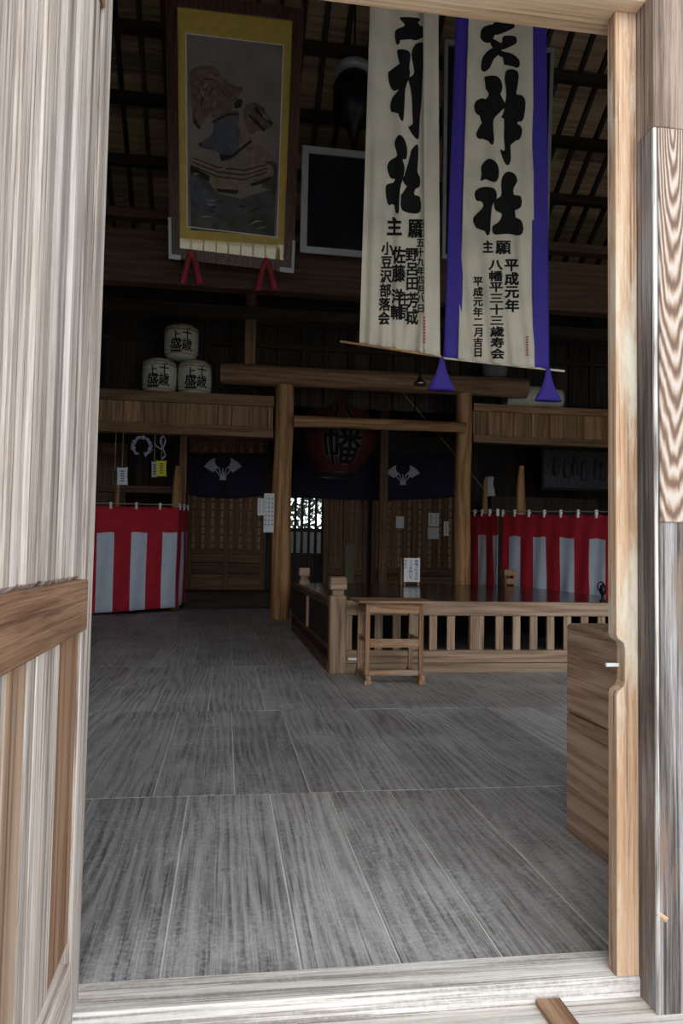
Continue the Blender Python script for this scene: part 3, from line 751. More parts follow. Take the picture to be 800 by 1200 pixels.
# ---- small table in front of the stage
TX0, TX1, TY0, TY1 = X(428, 7.05, 760), X(496, 7.05, 760), 7.05, 7.5
tb = thing('small_table', 'small wooden table with crossbars standing in front of the stage', 'table', ((TX0+TX1)/2, (TY0+TY1)/2, 0))
zt0 = Z(704, TY0, 460)
MB().b2((X(419, TY0, 704), TY0-.05, zt0-.022), (X(509, TY0, 704), TY1+.05, zt0), bev=.004, grain=0).build('tabletop', M['table'], tb)
zap = Z(719, TY0, 460)
lw = .042
for x in (TX0, TX1-lw):
    for y in (TY0, TY1-lw):
        MB().b2((x, y, .06), (x+lw, y+lw, zt0-.022), bev=.003, grain=2).build('leg', M['table'], tb)
    MB().b2((x-.005, TY0-.05, .035), (x+lw+.005, TY1+.05, .085), bev=.004, grain=1).build('runner', M['table'], tb)
    for y in (TY0-.05, TY1-.03): MB().b2((x-.012, y, 0), (x+lw+.012, y+.08, .038), bev=.004).build('foot', M['table'], tb)
    MB().b2((x+.008, TY0+lw, .37), (x+.032, TY1-lw, .42), bev=.002, grain=1).build('side_stretcher', M['table'], tb)
for y in (TY0+.008, TY1-.035): MB().b2((TX0+lw, y, zap), (TX1-lw, y+.026, zt0-.022), bev=.002, grain=0).build('apron', M['table'], tb)
for x in (TX0+.008, TX1-.034): MB().b2((x, TY0+lw, zap), (x+.026, TY1-lw, zt0-.022), bev=.002, grain=1).build('apron', M['table'], tb)
z1_ = Z(749, TY0, 460); z2_ = Z(759, TY0, 460)
MB().b2((TX0+lw, TY0+.008, z2_), (TX1-lw, TY0+.032, z1_), bev=.002, grain=0).build('front_stretcher', M['table'], tb)
MB().b2((TX0+lw, TY0+.008, .075), (TX1-lw, TY0+.04, .125), bev=.002, grain=0).build('floor_stretcher', M['table'], tb)
MB().b2((TX0+lw, TY1-.03, .03), (TX1-lw, TY1-.008, .07), bev=.002, grain=0).build('floor_stretcher', M['table'], tb)

# ---- notice stand on the deck
ny = 11.9; nb = P(481, 683, ny); zd = SZ-.012
ns = thing('notice_stand', 'white handwritten notice propped on a small easel on the stage deck', 'sign', (nb.x, ny, zd))
top = Z(654, ny, 481)
MB().bar((nb.x-.10, ny-.02, zd), (nb.x-.10, ny+.05, top+.01), .03, .02, bev=.002).build('easel_leg', M['table'], ns)
MB().bar((nb.x+.12, ny-.02, zd), (nb.x+.12, ny+.05, top+.01), .03, .02, bev=.002).build('easel_leg', M['table'], ns)
m = MB(); m.prism([(0,0),(.26,0),(.05,top-zd)], lambda a_, b_, t: (nb.x-.15+t, ny+.02+a_, zd+b_), 0, .02); m.build('side_board', M['table'], ns, fixn=True)
MB().b2((nb.x-.12, ny-.035, zd+.06), (nb.x+.14, ny-.028, top), bev=.001).build('paper', M['paper'], ns)
for (tx, tx0, ty1) in (('昇殿される方は', 488, 680), ('くつをぬいで', 481.5, 679), ('下さい', 475, 667)):
    ink = Ink(); ink.text(tx, tx0, 656, tx0-.5, ty1, 4.2, .02); ink.build('handwriting', M['blue_ink'], ns, lambda x, y: P(x, y, ny-.0375), dx=0, dy=0)

# ---- small stool & iron ornament on the stage
ys_ = 12.2; a = P(591, 684, ys_); b = P(605, 684, ys_)
so = thing('small_stool', 'little wooden step stool on the deck by the corner of the striped curtain', 'stool', ((a.x+b.x)/2, ys_, zd))
MB().b2((a.x, ys_, zd+.17), (b.x, ys_+.22, zd+.27), bev=.005).build('seat', M['table'], so)
for x in (a.x+.015, b.x-.045): MB().b2((x, ys_+.02, zd), (x+.03, ys_+.2, zd+.17), bev=.003, grain=2).build('leg', M['table'], so)
MB().b2((a.x+.045, ys_+.01, zd+.03), (b.x-.045, ys_+.03, zd+.12), bev=.003).build('apron', M['table'], so)
yi = 8.0; xi = P(706, 700, yi).x; zi = Z(704, yi, 706)
io = thing('iron_ornament', 'black iron onion-shaped ornament at the right front of the stage', 'ornament', (xi, yi, SZ-.012))
pr = [(0,0),(.035,0),(.035,.02),(.02,.03),(.018,.08),(.035,.10),(.04,.14),(.025,.19),(.0,.21)]
MB().lathe(pr, (xi, yi, SZ-.012), 20).build('finial', M['iron'], io)
MB().tube([(xi-.02+.04*math.cos(t), yi, SZ+.16+.05*math.sin(t)) for t in [i*math.pi/8 for i in range(17)]], .008, 8, cap=False).build('ring', M['iron'], io)

# ================================================================== STRIPED CURTAINS
def striped(path, zt_fn, zb_fn, pitch, start, label, band=.21, nloops=5, side=-1, s_off=0.0):
    """path: list of (x, y); returns the thing"""
    pts = [Vector((x, y, 0)) for x, y in path]; L = [0]
    for i in range(1, len(pts)): L.append(L[-1]+(pts[i]-pts[i-1]).length)
    def at(s):
        s = max(0, min(L[-1], s))
        for i in range(1, len(pts)):
            if s <= L[i] or i == len(pts)-1: return pts[i-1].lerp(pts[i], (s-L[i-1])/(L[i]-L[i-1]))
    cuts = [0]; cols = []; s = -s_off; c = start
    while s < L[-1]:
        s2 = s+pitch
        if s2 > 0:
            cols.append(c); cuts.append(min(s2, L[-1]))
        s = s2; c = 1-c
    t = thing('striped_curtain', label, 'curtain', (pts[len(pts)//2].x, pts[len(pts)//2].y, zb_fn(.5)))
    m = MB(); n = len(cuts)-1; sub = 8; nu = n*sub; nv = 20; jb = max(1, round(nv*band))
    def fn(u, v):
        k = min(int(u*nu+1e-6)//sub, n-1); fr_ = (u*nu-k*sub)/sub; s = cuts[k]+(cuts[k+1]-cuts[k])*fr_
        p = at(s); e = s/L[-1]; zt_ = zt_fn(e)-.025*abs(math.sin(e*math.pi*nloops)); zb_ = zb_fn(e)
        d = (at(min(s+.02, L[-1]))-at(max(s-.02, 0))).normalized(); nn = Vector((d.y, -d.x, 0))
        w_ = (.014*math.sin(s*17+v*4)+.02*noise.noise(Vector((s*2.4, v*2.5, path[0][0]))))*(.3+.9*v)
        return p+nn*w_+Vector((0, 0, zt_+(zb_-zt_)*v))
    m.grid(fn, nu, nv, mif=lambda i, j: 0 if j < jb else (0 if cols[i//sub] == 0 else 1))
    m.build('cloth', [M['red'], M['white']], t, solid=.004)
    rp = [at(L[-1]*i/40)+Vector((0, 0, zt_fn(i/40)+.035)) for i in range(41)]
    MB().tube(rp, .009, 8).build('rope', M['rope'], t)
    for k in range(nloops+1):
        e = min(max(k/nloops, .01), .99); p = at(L[-1]*e)+Vector((0, 0, zt_fn(e)))
        MB().box(p+Vector((0, 0, .0)), (.05, .05, .13), bev=.01).build('loop', M['paper'], t)
    return t
YC = 14.7
def PP(px, py, Y): v = P(px, py, Y); return (v.x, v.y)
pL0 = PP(96, 650, 14.4); pL1 = PP(208, 650, 15.5); pL2 = (pL1[0]+.12, 16.6)
zcL = lambda e: 1.2+(648-(598-3*e))/900*(14.4+1.1*e)
zbL = lambda e: max(.02, Z(720-11*e, 14.4+1.1*e, 150)+.0)
striped([pL0, (pL0[0]*.5+pL1[0]*.5, (pL0[1]+pL1[1])/2-.05), pL1, pL2], zcL, zbL, .335, 0, 'red and white striped curtain hung on a rope at the left, below the frieze', band=.24, nloops=6, s_off=.07)
zA = Z(600, 13.6, 570)
pA = [PP(548, 650, 14.4), PP(583, 650, 13.0)]
striped(pA, lambda e: zA+.02-.06*e, lambda e: .02, .355, 1, 'narrow run of red and white striped curtain just right of the far stage pillar', band=.2, nloops=4, s_off=.2)
pB = [PP(588, 650, 13.3), PP(605, 650, 12.85), (5.68, 10.6)]
zB = lambda e: Z(600, 12.8, 606)+(Z(604, 11.0, 708)-Z(600, 12.8, 606))*e
striped(pB, zB, lambda e: .02, .34, 0, 'long red and white striped curtain along the right side of the stage', band=.2, nloops=7, s_off=.12)

# things behind the right curtain
def rough_post(px, pya, Y, wd, label, name='rough_post'):
    x = P(px, 600, Y).x; zt_ = Z(pya, Y, px)
    m = MB(); r_ = wd/2; n = 8
    m.tube([(x+.01*math.sin(i*2), Y, .0+zt_*i/(n-1)) for i in range(n)], [r_*(1+.1*math.sin(i*1.7)) for i in range(n-1)]+[r_*.6], 9, wob=.25)
    return tag(m.build(name, M['pillar']), label, 'post')
rough_post(610, 546, 13.6, .15, 'rough split wooden post behind the long striped curtain, the taller one')
rough_post(568, 562, 14.9, .12, 'rough wooden post behind the curtain next to the far pillar')
rough_post(207, 546, 16.2, .20, 'rough wooden post rising behind the right end of the left striped curtain')
rough_post(137, 560, 16.0, .10, 'thin wooden post behind the left striped curtain, below the white card')
a = P(637, 527, 16.5); b = P(760, 575, 16.5)
rf = thing('relief_picture', 'dark carved relief panel hanging in the gloom above the long striped curtain', 'picture', ((a.x+b.x)/2, 16.5, b.z))
MB().b2((a.x, 16.5, b.z), (b.x, 16.53, a.z)).build('panel', M['relief'], rf)
m = MB()
for q in ((a.x, b.z-.06, b.x, b.z), (a.x, a.z, b.x, a.z+.06)): m.b2((q[0]-.06, 16.46, q[1]), (q[2]+.06, 16.55, q[3]))
for x in (a.x-.06, b.x): m.b2((x, 16.46, b.z), (x+.06, 16.55, a.z))
m.build('frame', M['dark'], rf)
m = MB()
for k in range(9):
    cx = a.x+(b.x-a.x)*(.12+.09*k)+random.uniform(-.05, .05); cz = b.z+(a.z-b.z)*random.uniform(.35, .6)
    m.lathe([(0,-.22),(.07,-.2),(.09,-.05),(.06,.1),(.05,.13),(.055,.19),(.03,.24),(0,.25)], (cx, 16.48, cz), 10)
m.build('carved_figures', M['relief'], rf)
m = MB(); m.b2((P(575, 592, 16.2).x, 16.2, 0), (P(700, 592, 16.2).x, 16.7, Z(583, 16.2, 640)), bev=.01)
tag(m.build('dark_cabinet', M['dark']), 'long low dark cabinet behind the striped curtain under the relief panel', 'cabinet')
wz = Z(583, 16.2, 640)
xx = P(575, 580, 16.3).x
tag(MB().lathe([(0,0),(.14,0),(.12,.1),(.08,.3),(.10,.42),(.09,.44),(0,.44)], (xx, 16.4, wz), 18).build('white_vase', M['crest']), 'pale tapered vase on the dark cabinet beside the rough post', 'vase')

# ================================================================== SAKE BARRELS
def barrel(px, py_bot, py_top, Y, label, tilt=0, yaw=0):
    base = P(px, py_bot, Y); R_ = 19.5*Y/900; h = Z(py_top, Y, px)-base.z
    h = .62
    base.z = fz1 if py_bot > 440 else fz1+.645
    b_ = thing('straw_barrel', label, 'barrel', base, 'straw-wrapped sake barrels on the frieze')
    prof = [(0,.0),(.70*R_,.0),(.80*R_,.03*h),(.96*R_,.16*h),(1.0*R_,.3*h),(1.01*R_,.6*h),(.97*R_,.82*h),(.86*R_,.93*h),(.7*R_,.97*h),(.66*R_,1.0*h),(0,1.0*h)]
    rot = Matrix.Rotation(yaw, 3, 'Z') @ Matrix.Rotation(tilt, 3, 'X')
    MB().lathe(prof, base, 40, rot=rot).build('straw_wrap', M['straw'], b_)
    for (rr_, zz, th) in ((.90, .10, .012), (.985, .80, .014), (.93, .89, .016), (1.0, .2, .008)):
        MB().tube([rot @ Vector((rr_*R_*math.cos(a), rr_*R_*math.sin(a), zz*h))+base for a in [i*2*math.pi/32 for i in range(33)]], th, 6, cap=False).build('rope', M['rope'], b_)
    for k in range(6):   # cords over the shoulder
        a = k*math.pi/3+.3
        MB().tube([rot @ Vector((r_*R_*math.cos(a), r_*R_*math.sin(a), z_*h))+base for r_, z_ in ((.68,1.0),(.87,.94),(.985,.82))], .01, 6).build('cord', M['rope'], b_)
    ink = Ink(); ink.char('千', .17, -.30, .26, .30, .02); ink.char('歳', .17, .0, .30, .34, .02); ink.char('上', -.15, -.24, .28, .26, .02); ink.char('盛', -.15, .03, .34, .36, .02)
    RR = R_*1.012
    def fn(x, y):
        a = x*2.05; z = (.48-(y+.12)*1.1)*h
        return rot @ Vector((RR*1.005*math.sin(a), -RR*1.005*math.cos(a), z))+base
    ink.build('lettering', M['ink'], b_, fn, dx=.08, dy=0)
    return b_
barrel(186.5, 455, 414, 14.25, 'left straw barrel of the bottom pair on the frieze, black brushed lettering', yaw=.0)
barrel(228, 456, 416, 14.25, 'right straw barrel of the bottom pair on the frieze, black brushed lettering', yaw=.1)
barrel(212, 415.5, 374, 14.2, 'straw barrel balanced on top of the other two', tilt=-.0, yaw=.05)

# small dark drum and tan drum at right above the frieze
Yd = 14.46
a = P(598, 458, Yd); 
dr = thing('tan_drum', 'tan barrel drum lying on the right frieze behind the purple tassel', 'drum', (P(628, 474, Yd).x, Yd, gz1))
c0 = Vector((P(592, 455, Yd).x, Yd, gz1+.25)); c1 = Vector((P(655, 455, Yd).x, Yd, gz1+.25))
MB().tube([c0.lerp(c1, t) for t in (0, .08, .3, .5, .7, .92, 1)], [.205,.22,.24,.25,.24,.22,.205], 30).build('body', M['straw'], dr)
for t, nm in ((0, 'drumhead'), (1, 'drumhead')):
    p = c0.lerp(c1, t); d = (c1-c0).normalized()*(.02 if t else -.02)
    MB().tube([p, p+d], .212, 30).build(nm, M['rope'], dr)
a = P(573, 446, 14.3)
tag(MB().lathe([(0,0),(.20,0),(.24,.06),(.25,.2),(.22,.3),(.14,.34),(0,.36)], (a.x, 14.02, ztr+.36), 22).build('stone_pot', M['concrete']), 'squat dark grey pot on the log beam behind the purple-edged banner', 'pot')

# ================================================================== PAINTING
def framed(TL, TR, BL, BR, layers, name, label, cat):
    """layers: list of (part, material, inset0, inset1, front offset, thickness) rings measured from the outer edge, in metres"""
    TL, TR, BL, BR = map(Vector, (TL, TR, BL, BR))
    u = (TR-TL).normalized(); n = u.cross((BL-TL)).normalized(); 
    if n.y > 0: n = -n
    t = thing(name, label, cat, (BL+BR)/2)
    W = (TR-TL).length; H = (BL-TL).length
    def q(a, b, d):     # a,b metres from left/top
        fu, fv = a/W, b/H
        return (TL.lerp(TR, fu)).lerp(BL.lerp(BR, fu), fv)+n*d
    for (nm, mat, i0, i1, d, th) in layers:
        m = MB()
        if i1 is None:
            m.prism([(i0[0], i0[1]), (W-i0[0], i0[1]), (W-i0[0], H-i0[1]), (i0[0], H-i0[1])], lambda a, b, tt: q(a, b, tt), d, d-th)
        else:
            (ax, ay), (bx, by) = i0, i1
            for r_ in (((ax,ay),(W-ax,ay),(W-bx,by),(bx,by)), ((W-ax,ay),(W-ax,H-ay),(W-bx,H-by),(W-bx,by)), ((W-ax,H-ay),(ax,H-ay),(bx,H-by),(W-bx,H-by)), ((ax,H-ay),(ax,ay),(bx,by),(bx,H-by))):
                m.prism(list(r_), lambda a, b, tt: q(a, b, tt), d, d-th)
        m.build(nm, mat, t, fixn=True)
    return t, q, W, H, n
yt, yb_ = 9.35, 10.1
paint, q, W, H, nn = framed(P(194, -8, yt), P(356, 12, yt), P(199, 303, yb_), P(343, 320, yb_),
    [('frame', M['frame_dark'], (0,0), (.14,.14), .05, .12), ('gold_mat', M['gold'], (.13,.13), (.24,.42), .0, .02), ('pale_border', M['line'], (.235,.415), (.25,.43), .004, .02)],
    'framed_painting', 'tall framed painting of an armoured figure with a wide gold mat, leaning out', 'painting')
Yp = lambda py: yt+(yb_-yt)*(py+0)/310
def onp(x, y, d): return P(x, y, Yp(y)) + nn*d
pp = MB(); pp.prism([(218,42),(331,57),(323,286),(217,277)], lambda x, y, t: onp(x, y, t), .0, -.015)
# plain surface built inside the mat
pm = MB(); pm.prism([(.245,.425),(W-.245,.425),(W-.245,H-.425),(.245,H-.425)], lambda a, b, tt: q(a, b, tt), -.002, -.02); pm.build('painting_sheet', M['painting'], paint, fixn=True)
k_ = lambda pts: [(180+x*.225, y*.225) for x, y in pts]
def patch(nm, mat, polys, d, sm=True):
    ink = Ink()
    for pl in polys: ink.poly(smooth(k_(pl)) if sm else k_(pl))
    # map photo sheet to the tilted frame: horizontal fraction and vertical fraction
    o_ = ink.build(nm, mat, paint, lambda x, y: fq(x, y, d), dx=0, dy=0); return o_
def fq(x, y, d):
    xl_ = 194+(199-194)*(y+8)/311; xr_ = 356+(343-356)*(y-12)/308
    fu = (x-xl_)/(xr_-xl_); yt_ = -8+20*fu; yb2 = 303+17*fu; fv = (y-yt_)/(yb2-yt_)
    fv = fv*yt/( fv*yt+(1-fv)*yb_ ) if False else fv
    return q(fu*W, fv*H, d)
mb1 = plain('faded_umber', (.17,.115,.09), .8, var=.4, scale=14); mb2 = plain('faded_blue', (.10,.11,.14), .8, var=.3, scale=10)
mb3 = plain('faded_black', (.015,.014,.014), .8); mb4 = plain('faded_tan', (.27,.20,.15), .8, var=.25, scale=12); mb5 = plain('smoke_grey', (.085,.085,.08), .8, var=.5, scale=5)
patch('dark_ground', mb5, [[(190,880),(260,900),(330,990),(450,1020),(635,960),(626,1222),(192,1190)], [(585,820),(640,830),(640,980),(560,960)]], .004, False)
patch('mane', mb1, [[(190,350),(300,325),(360,390),(420,430),(460,440),(430,500),(400,560),(340,600),(280,590),(230,650),(200,560),(190,450)], [(470,540),(540,520),(620,620),(600,650),(540,660),(500,680),(470,620)]], .006)
patch('robe', mb2, [[(320,600),(400,560),(440,570),(440,640),(480,690),(510,720),(450,780),(360,820),(330,770),(250,750),(240,730),(300,680)], [(190,900),(260,950),(330,1050),(320,1100),(240,1060),(190,1000)]], .008)
patch('skirt', mb4, [[(190,790),(280,790),(340,850),(470,860),(590,830),(620,900),(480,960),(440,990),(320,960),(200,850)], [(460,600),(500,690),(600,780),(580,820),(470,850),(440,790)]], .010)
patch('strokes', mb3, [[(190,840),(290,900),(285,930),(190,880)], [(320,965),(440,975),(430,995),(330,985)], [(500,940),(610,900),(600,925),(510,955)], [(415,520),(440,495),(460,505),(455,540),(420,550)],
    [(520,535),(620,620),(610,632),(525,560)], [(340,785),(400,790),(500,710),(512,718),(410,800),(350,822)], [(200,560),(215,600),(245,650),(232,655),(205,620)], [(490,570),(580,655),(572,668),(495,590)], [(300,610),(380,570),(440,570),(442,580),(380,585),(305,625)]] +
    [[(200+0, 800+k*22),(330,850+k*25),(470,865+k*25),(590,835+k*20),(590,841+k*20),(470,872+k*25),(330,857+k*25),(200,806+k*22)] for k in range(3)], .012, False)
random.seed(11); st_ = []
for k in range(46):   # loose brush lines of hair, folds and armour plates
    cx, cy, L_, a0 = random.choice([(290,470,70,2.2),(300,420,80,.6),(390,640,60,2.3),(540,600,70,.9),(400,900,90,.1),(250,860,60,.5),(560,880,60,-.4),(300,1080,70,.2),(520,1120,80,-.2)])
    cx += random.uniform(-70, 60); cy += random.uniform(-60, 60); cx = max(210, min(cx, 600)); a = a0+random.uniform(-.5, .5); L2 = L_*random.uniform(.3, .6); w2 = random.uniform(2, 5)
    dx, dy = math.cos(a)*L2, math.sin(a)*L2; nx_, ny_ = -math.sin(a)*w2, math.cos(a)*w2
    bx_ = random.uniform(-.25, .25)*L2
    st_.append([(max(195, cx-dx), cy-dy), (cx+nx_-math.sin(a)*bx_, cy+ny_+math.cos(a)*bx_), (min(630, cx+dx), cy+dy), (cx-nx_-math.sin(a)*bx_, cy-ny_+math.cos(a)*bx_)])
patch('ink_lines', mb3, st_[:30], .014, False)
patch('tan_lines', plain('faded_cream', (.42,.36,.29), .8), st_[30:], .015, False)
gl = MB(); gl.prism([(.13,.13),(W-.13,.13),(W-.13,H-.13),(.13,H-.13)], lambda a, b, tt: q(a, b, tt), .03, .026); gl.build('glass', M['glass'], paint, fixn=True)
# metal corner brackets
for (a0, a1) in ((-.01, .13), (W-.13, W+.01)):
    m = MB(); m.prism([(a0, H-.45), (a1, H-.45), (a1, H+.01), (a0, H+.01)] if False else ([(a0,H-.5),(a0+.04,H-.5),(a0+.04,H-.05),(a0+.16,H-.05),(a0+.16,H+.01),(a0,H+.01)] if a0 < 0 else [(a1,H-.4),(a1,H+.01),(a1-.2,H+.01),(a1-.2,H-.05),(a1-.04,H-.05),(a1-.04,H-.4)]),
        lambda a, b, tt: q(a, b, tt), .07, .055); m.build('corner_bracket', M['silver'], paint, fixn=True)
# red velvet loops under the painting
for (px, label) in ((224, 'red folded velvet loop under the left corner of the gold-matted painting'), (312, 'red folded velvet loop under the right corner of the gold-matted painting')):
    dy = 0 if px < 300 else 8
    Yk = 10.0; t = thing('velvet_loop', label, 'fabric loop', P(px, 330+dy, Yk), 'red velvet loops under the painting')
    for sgn in (-1, 1):
        def fn(u, v, sgn=sgn):
            w0 = 2.0+4.0*v; cxx = px+sgn*(2.4+7.5*v*1.1); 
            return P(cxx+(u-.5)*2*w0*.8, 298+dy+v*34+abs(u-.5)*3, Yk-.05*math.sin(u*math.pi)*(.4+v))
        MB().grid(fn, 8, 8).build('velvet_tail', M['redknot'], t, solid=.02)
    MB().lathe([(0,-.05),(.04,-.03),(.05,0),(.04,.03),(0,.05)], P(px, 298+dy, Yk-.02), 14).build('knot', M['redknot'], t)

# grey framed dark picture
framed(P(354, 171, 9.8), P(470, 183, 9.8), P(351, 296, 10.1), P(470, 306, 10.1),
    [('frame', M['silver'], (0,0), (.085,.085), .04, .07), ('picture', M['glass_dark'], (.07,.07), None, .0, .02)],
    'framed_picture', 'dark glazed picture in a grey frame, half hidden by the left banner', 'picture')
framed(P(520, 48, 9.9), P(648, 58, 9.9), P(517, 303, 10.2), P(640, 311, 10.2),
    [('frame', M['silver'], (0,0), (.05,.05), .04, .07), ('picture', M['glass_dark'], (.05,.05), None, .0, .02)],
    'framed_picture', 'tall dark picture hanging behind the purple-edged banner', 'picture')
# hanging iron lantern
hy = 9.6; c = P(415, 80, hy)
hl = thing('hanging_lantern', 'black round hanging lantern with a pale rim, above the grey framed picture', 'lantern', P(415, 170, hy))
MB().lathe([(0,.0),(.22,.0),(.25,-.04),(.25,-.10),(.23,-.12),(0,-.12)], c+Vector((0,0,.02)), 28).build('rim', M['silver'], hl)
MB().lathe([(.20,-.12),(.27,-.25),(.27,-.55),(.20,-.72),(.08,-.8),(.05,-.95),(0,-.96)], c, 28).build('body', M['iron'], hl)
MB().tube([c, (c.x, c.y, roof_z(hy)-.05)], .012, 8).build('chain', M['iron'], hl)

# red paper lantern behind the tie rail
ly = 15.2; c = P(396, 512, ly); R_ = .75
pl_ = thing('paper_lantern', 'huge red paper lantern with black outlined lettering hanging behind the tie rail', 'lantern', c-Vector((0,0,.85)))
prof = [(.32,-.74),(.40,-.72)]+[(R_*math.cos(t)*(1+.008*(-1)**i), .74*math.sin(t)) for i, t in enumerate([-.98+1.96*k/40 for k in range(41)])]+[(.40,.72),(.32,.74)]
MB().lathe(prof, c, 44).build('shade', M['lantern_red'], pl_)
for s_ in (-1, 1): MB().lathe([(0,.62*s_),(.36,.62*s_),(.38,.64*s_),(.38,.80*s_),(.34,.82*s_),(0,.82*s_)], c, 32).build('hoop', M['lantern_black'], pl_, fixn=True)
MB().tube([c+Vector((0,0,.8)), (c.x, c.y, roof_z(ly)-.05)], .012, 8).build('cord', M['rope'], pl_)
def sph(k): 
    def fn(x, y):
        a = x; z = -y; cz = max(-.99, min(.99, z/.74)); rr_ = R_*math.cos(math.asin(cz))*k
        return c+Vector((rr_*math.sin(a), -rr_*math.cos(a), z))
    return fn
for (nm, mat, off, kk) in (('letter_outline', plain('faded_outline', (.16,.15,.14), .8), .035, 1.02), ('letters', M['ink'], .018, 1.03)):
    ink = Ink(); ink.char('八', 0, -.32, .95, .56, off); ink.char('幡', 0, .25, 1.05, .72, off); ink.build(nm, mat, pl_, sph(kk), dx=.12, dy=.1)

# small metal lamp below log beam
c = P(492, 450, 12.8)
hb = thing('hanging_bell', 'small polished metal bell lamp hanging in front of the log beam', 'bell', c)
MB().lathe([(0,-.02),(.10,-.02),(.12,0),(.10,.03),(.05,.06),(.03,.12),(.02,.16),(0,.17)], c, 24).build('shade', M['metal'], hb)
MB().tube([c+Vector((0,0,.16)), (c.x, c.y, roof_z(12.8)-.05)], .008, 8).build('cord', M['iron'], hb)

# ================================================================== BANNERS
YBN = 6.85
def rip1(x, y): 
    lo = max(0, min(1, (y-120)/280)); lo2 = max(0, min(1, (y-360)/50))
    return .012*math.sin(x*.21)+.016*lo*math.sin(x*.42+y*.012)+.018*lo2*math.sin(x*.30+y*.05)+.01*noise.noise(Vector((x*.05, y*.02, 0)))
def cloth_fn(xl0, xl1, xr0, xr1, y0, yb0, yb1, rip, Y):
    def fn(u, v):
        yy = y0+(yb0+(yb1-yb0)*u-y0)*v; e = (yy-13)/(400-13)
        xa = xl0+(xl1-xl0)*e; xb = xr0+(xr1-xr0)*e; xx = xa+(xb-xa)*u
        return P(xx, yy, Y+rip(xx, yy))
    return fn
b1 = thing('nobori_banner', 'left hanging cream banner with a folded right edge and black brush writing', 'banner', P(468, 415, YBN))
MB().grid(cloth_fn(433, 421, 501, 503, -60, 402, 415, rip1, YBN), 60, 110).build('cloth', M['cloth'], b1, solid=.002)
MB().grid(cloth_fn(495.5, 497, 513.5, 515.5, -60, 414, 418, lambda x, y: -.035+.004*math.sin(x*.4+y*.02)+.012*((x-495)/20), YBN), 12, 60).build('folded_edge', M['cloth'], b1, solid=.002)
S = lambda pts, sc, ox, oy: [(ox+x*sc, oy+y*sc) for x, y in pts]
ink = Ink()
for pl in ([(215,80),(270,50),(245,15),(250,0),(350,5),(355,25),(315,45),(332,72),(352,52),(385,60),(385,110),(340,135),(310,130),(330,110),(315,88),(300,62),(250,110),(240,155),(220,155)],
           [(230,190),(300,205),(298,290),(300,340),(275,420),(270,500),(262,605),(240,590),(225,545),(195,558),(185,520),(200,470),(235,425),(205,432),(180,390),(175,320),(215,325),(245,300),(232,240)],
           [(320,180),(345,152),(385,165),(378,300),(372,400),(368,500),(358,600),(352,710),(325,700),(290,640),(315,640),(315,560),(310,460),(300,400),(292,360),(325,330),(318,270),(310,220)],
           [(210,740),(235,690),(265,710),(285,770),(280,830),(258,835),(270,880),(262,940),(245,1000),(238,1080),(235,1145),(215,1140),(205,1070),(188,1102),(168,1085),(160,990),(200,970),(212,950),(185,940),(168,880),(185,840),(225,810)],
           [(305,790),(345,745),(350,820),(345,905),(360,940),(358,990),(332,1010),(328,1040),(358,1055),(364,1130),(330,1152),(255,1130),(248,1060),(255,1035),(310,1035),(310,1005),(275,985),(258,950),(275,925),(318,905),(318,840)]):
    ink.poly(smooth(S(pl, .2, 420, 20)))
ink.char('主', 462, 265, 17, 21, .04); ink.char('願', 486, 268, 15, 22, .03)
ink.text('小豆沢部落会', 454, 283, 449.5, 381, 13, .034)
ink.text('佐藤', 467, 288, 467, 331, 15, .034); ink.text('洋輔', 466, 338, 464, 375, 13.5, .034)
ink.text('野呂田', 482.5, 290, 483, 341, 14.5, .034); ink.text('芳成', 483.5, 342, 483, 381, 12.5, .034); ink.text('庄司', 473, 342, 472.5, 377, 11.5, .034)
ink.text('昭和五十九年四月八日', 492.5, 257, 493, 367, 9.5, .03)
ink.build('lettering', M['ink'], b1, lambda x, y: P(x, y, YBN+rip1(x, y)-.006), xmax=498)
ink = Ink()
for k in range(9): ink.poly([(495.6,371+k*3.6),(498.4,371+k*3.6),(498.2,373.4+k*3.6),(495.9,373.2+k*3.6)])
ink.build('red_stamp', M['red_ink'], b1, lambda x, y: P(x, y, YBN-.044), dx=0, dy=0)
a = P(398, 400, YBN); b = P(517, 418, YBN); MB().tube([a, b], .011, 10).build('hem_rod', M['pillar'], b1)
a = P(425, -58, YBN); b = P(520, -48, YBN); MB().tube([a, b], .014, 10).build('top_rod', M['pillar'], b1)
tb_z = roof_z(YBN)-1.2
for p in (a.lerp(b, .1), a.lerp(b, .9)): MB().tube([p, (p.x, p.y, tb_z+.05)], .005, 6).build('hanging_cord', M['rope'], b1)

YBN = 7.0
def rip2(x, y):
    lo = max(0, min(1, (y-100)/300))
    return .008*math.sin(x*.19+1)+.018*lo*math.sin(x*.30-y*.03)+.012*abs(math.sin(x*.09+y*.006))+.008*noise.noise(Vector((x*.04, y*.015, 3)))
b2 = thing('nobori_banner', 'right hanging cream banner edged in purple, with black brush writing and purple tassels', 'banner', P(582, 430, YBN))
MB().grid(cloth_fn(549, 537, 624, 626, -60, 421, 431, rip2, YBN), 60, 110).build('cloth', M['cloth'], b2, solid=.002)
MB().grid(cloth_fn(534, 520, 551, 540, -60, 418, 421, lambda x, y: .012+.004*math.sin(x*.5), YBN), 8, 60).build('purple_border', M['purple'], b2, solid=.003)
MB().grid(cloth_fn(622, 624, 640, 643, -60, 430, 433, lambda x, y: .012+.004*math.sin(x*.5), YBN), 8, 60).build('purple_border', M['purple'], b2, solid=.003)
ink = Ink()
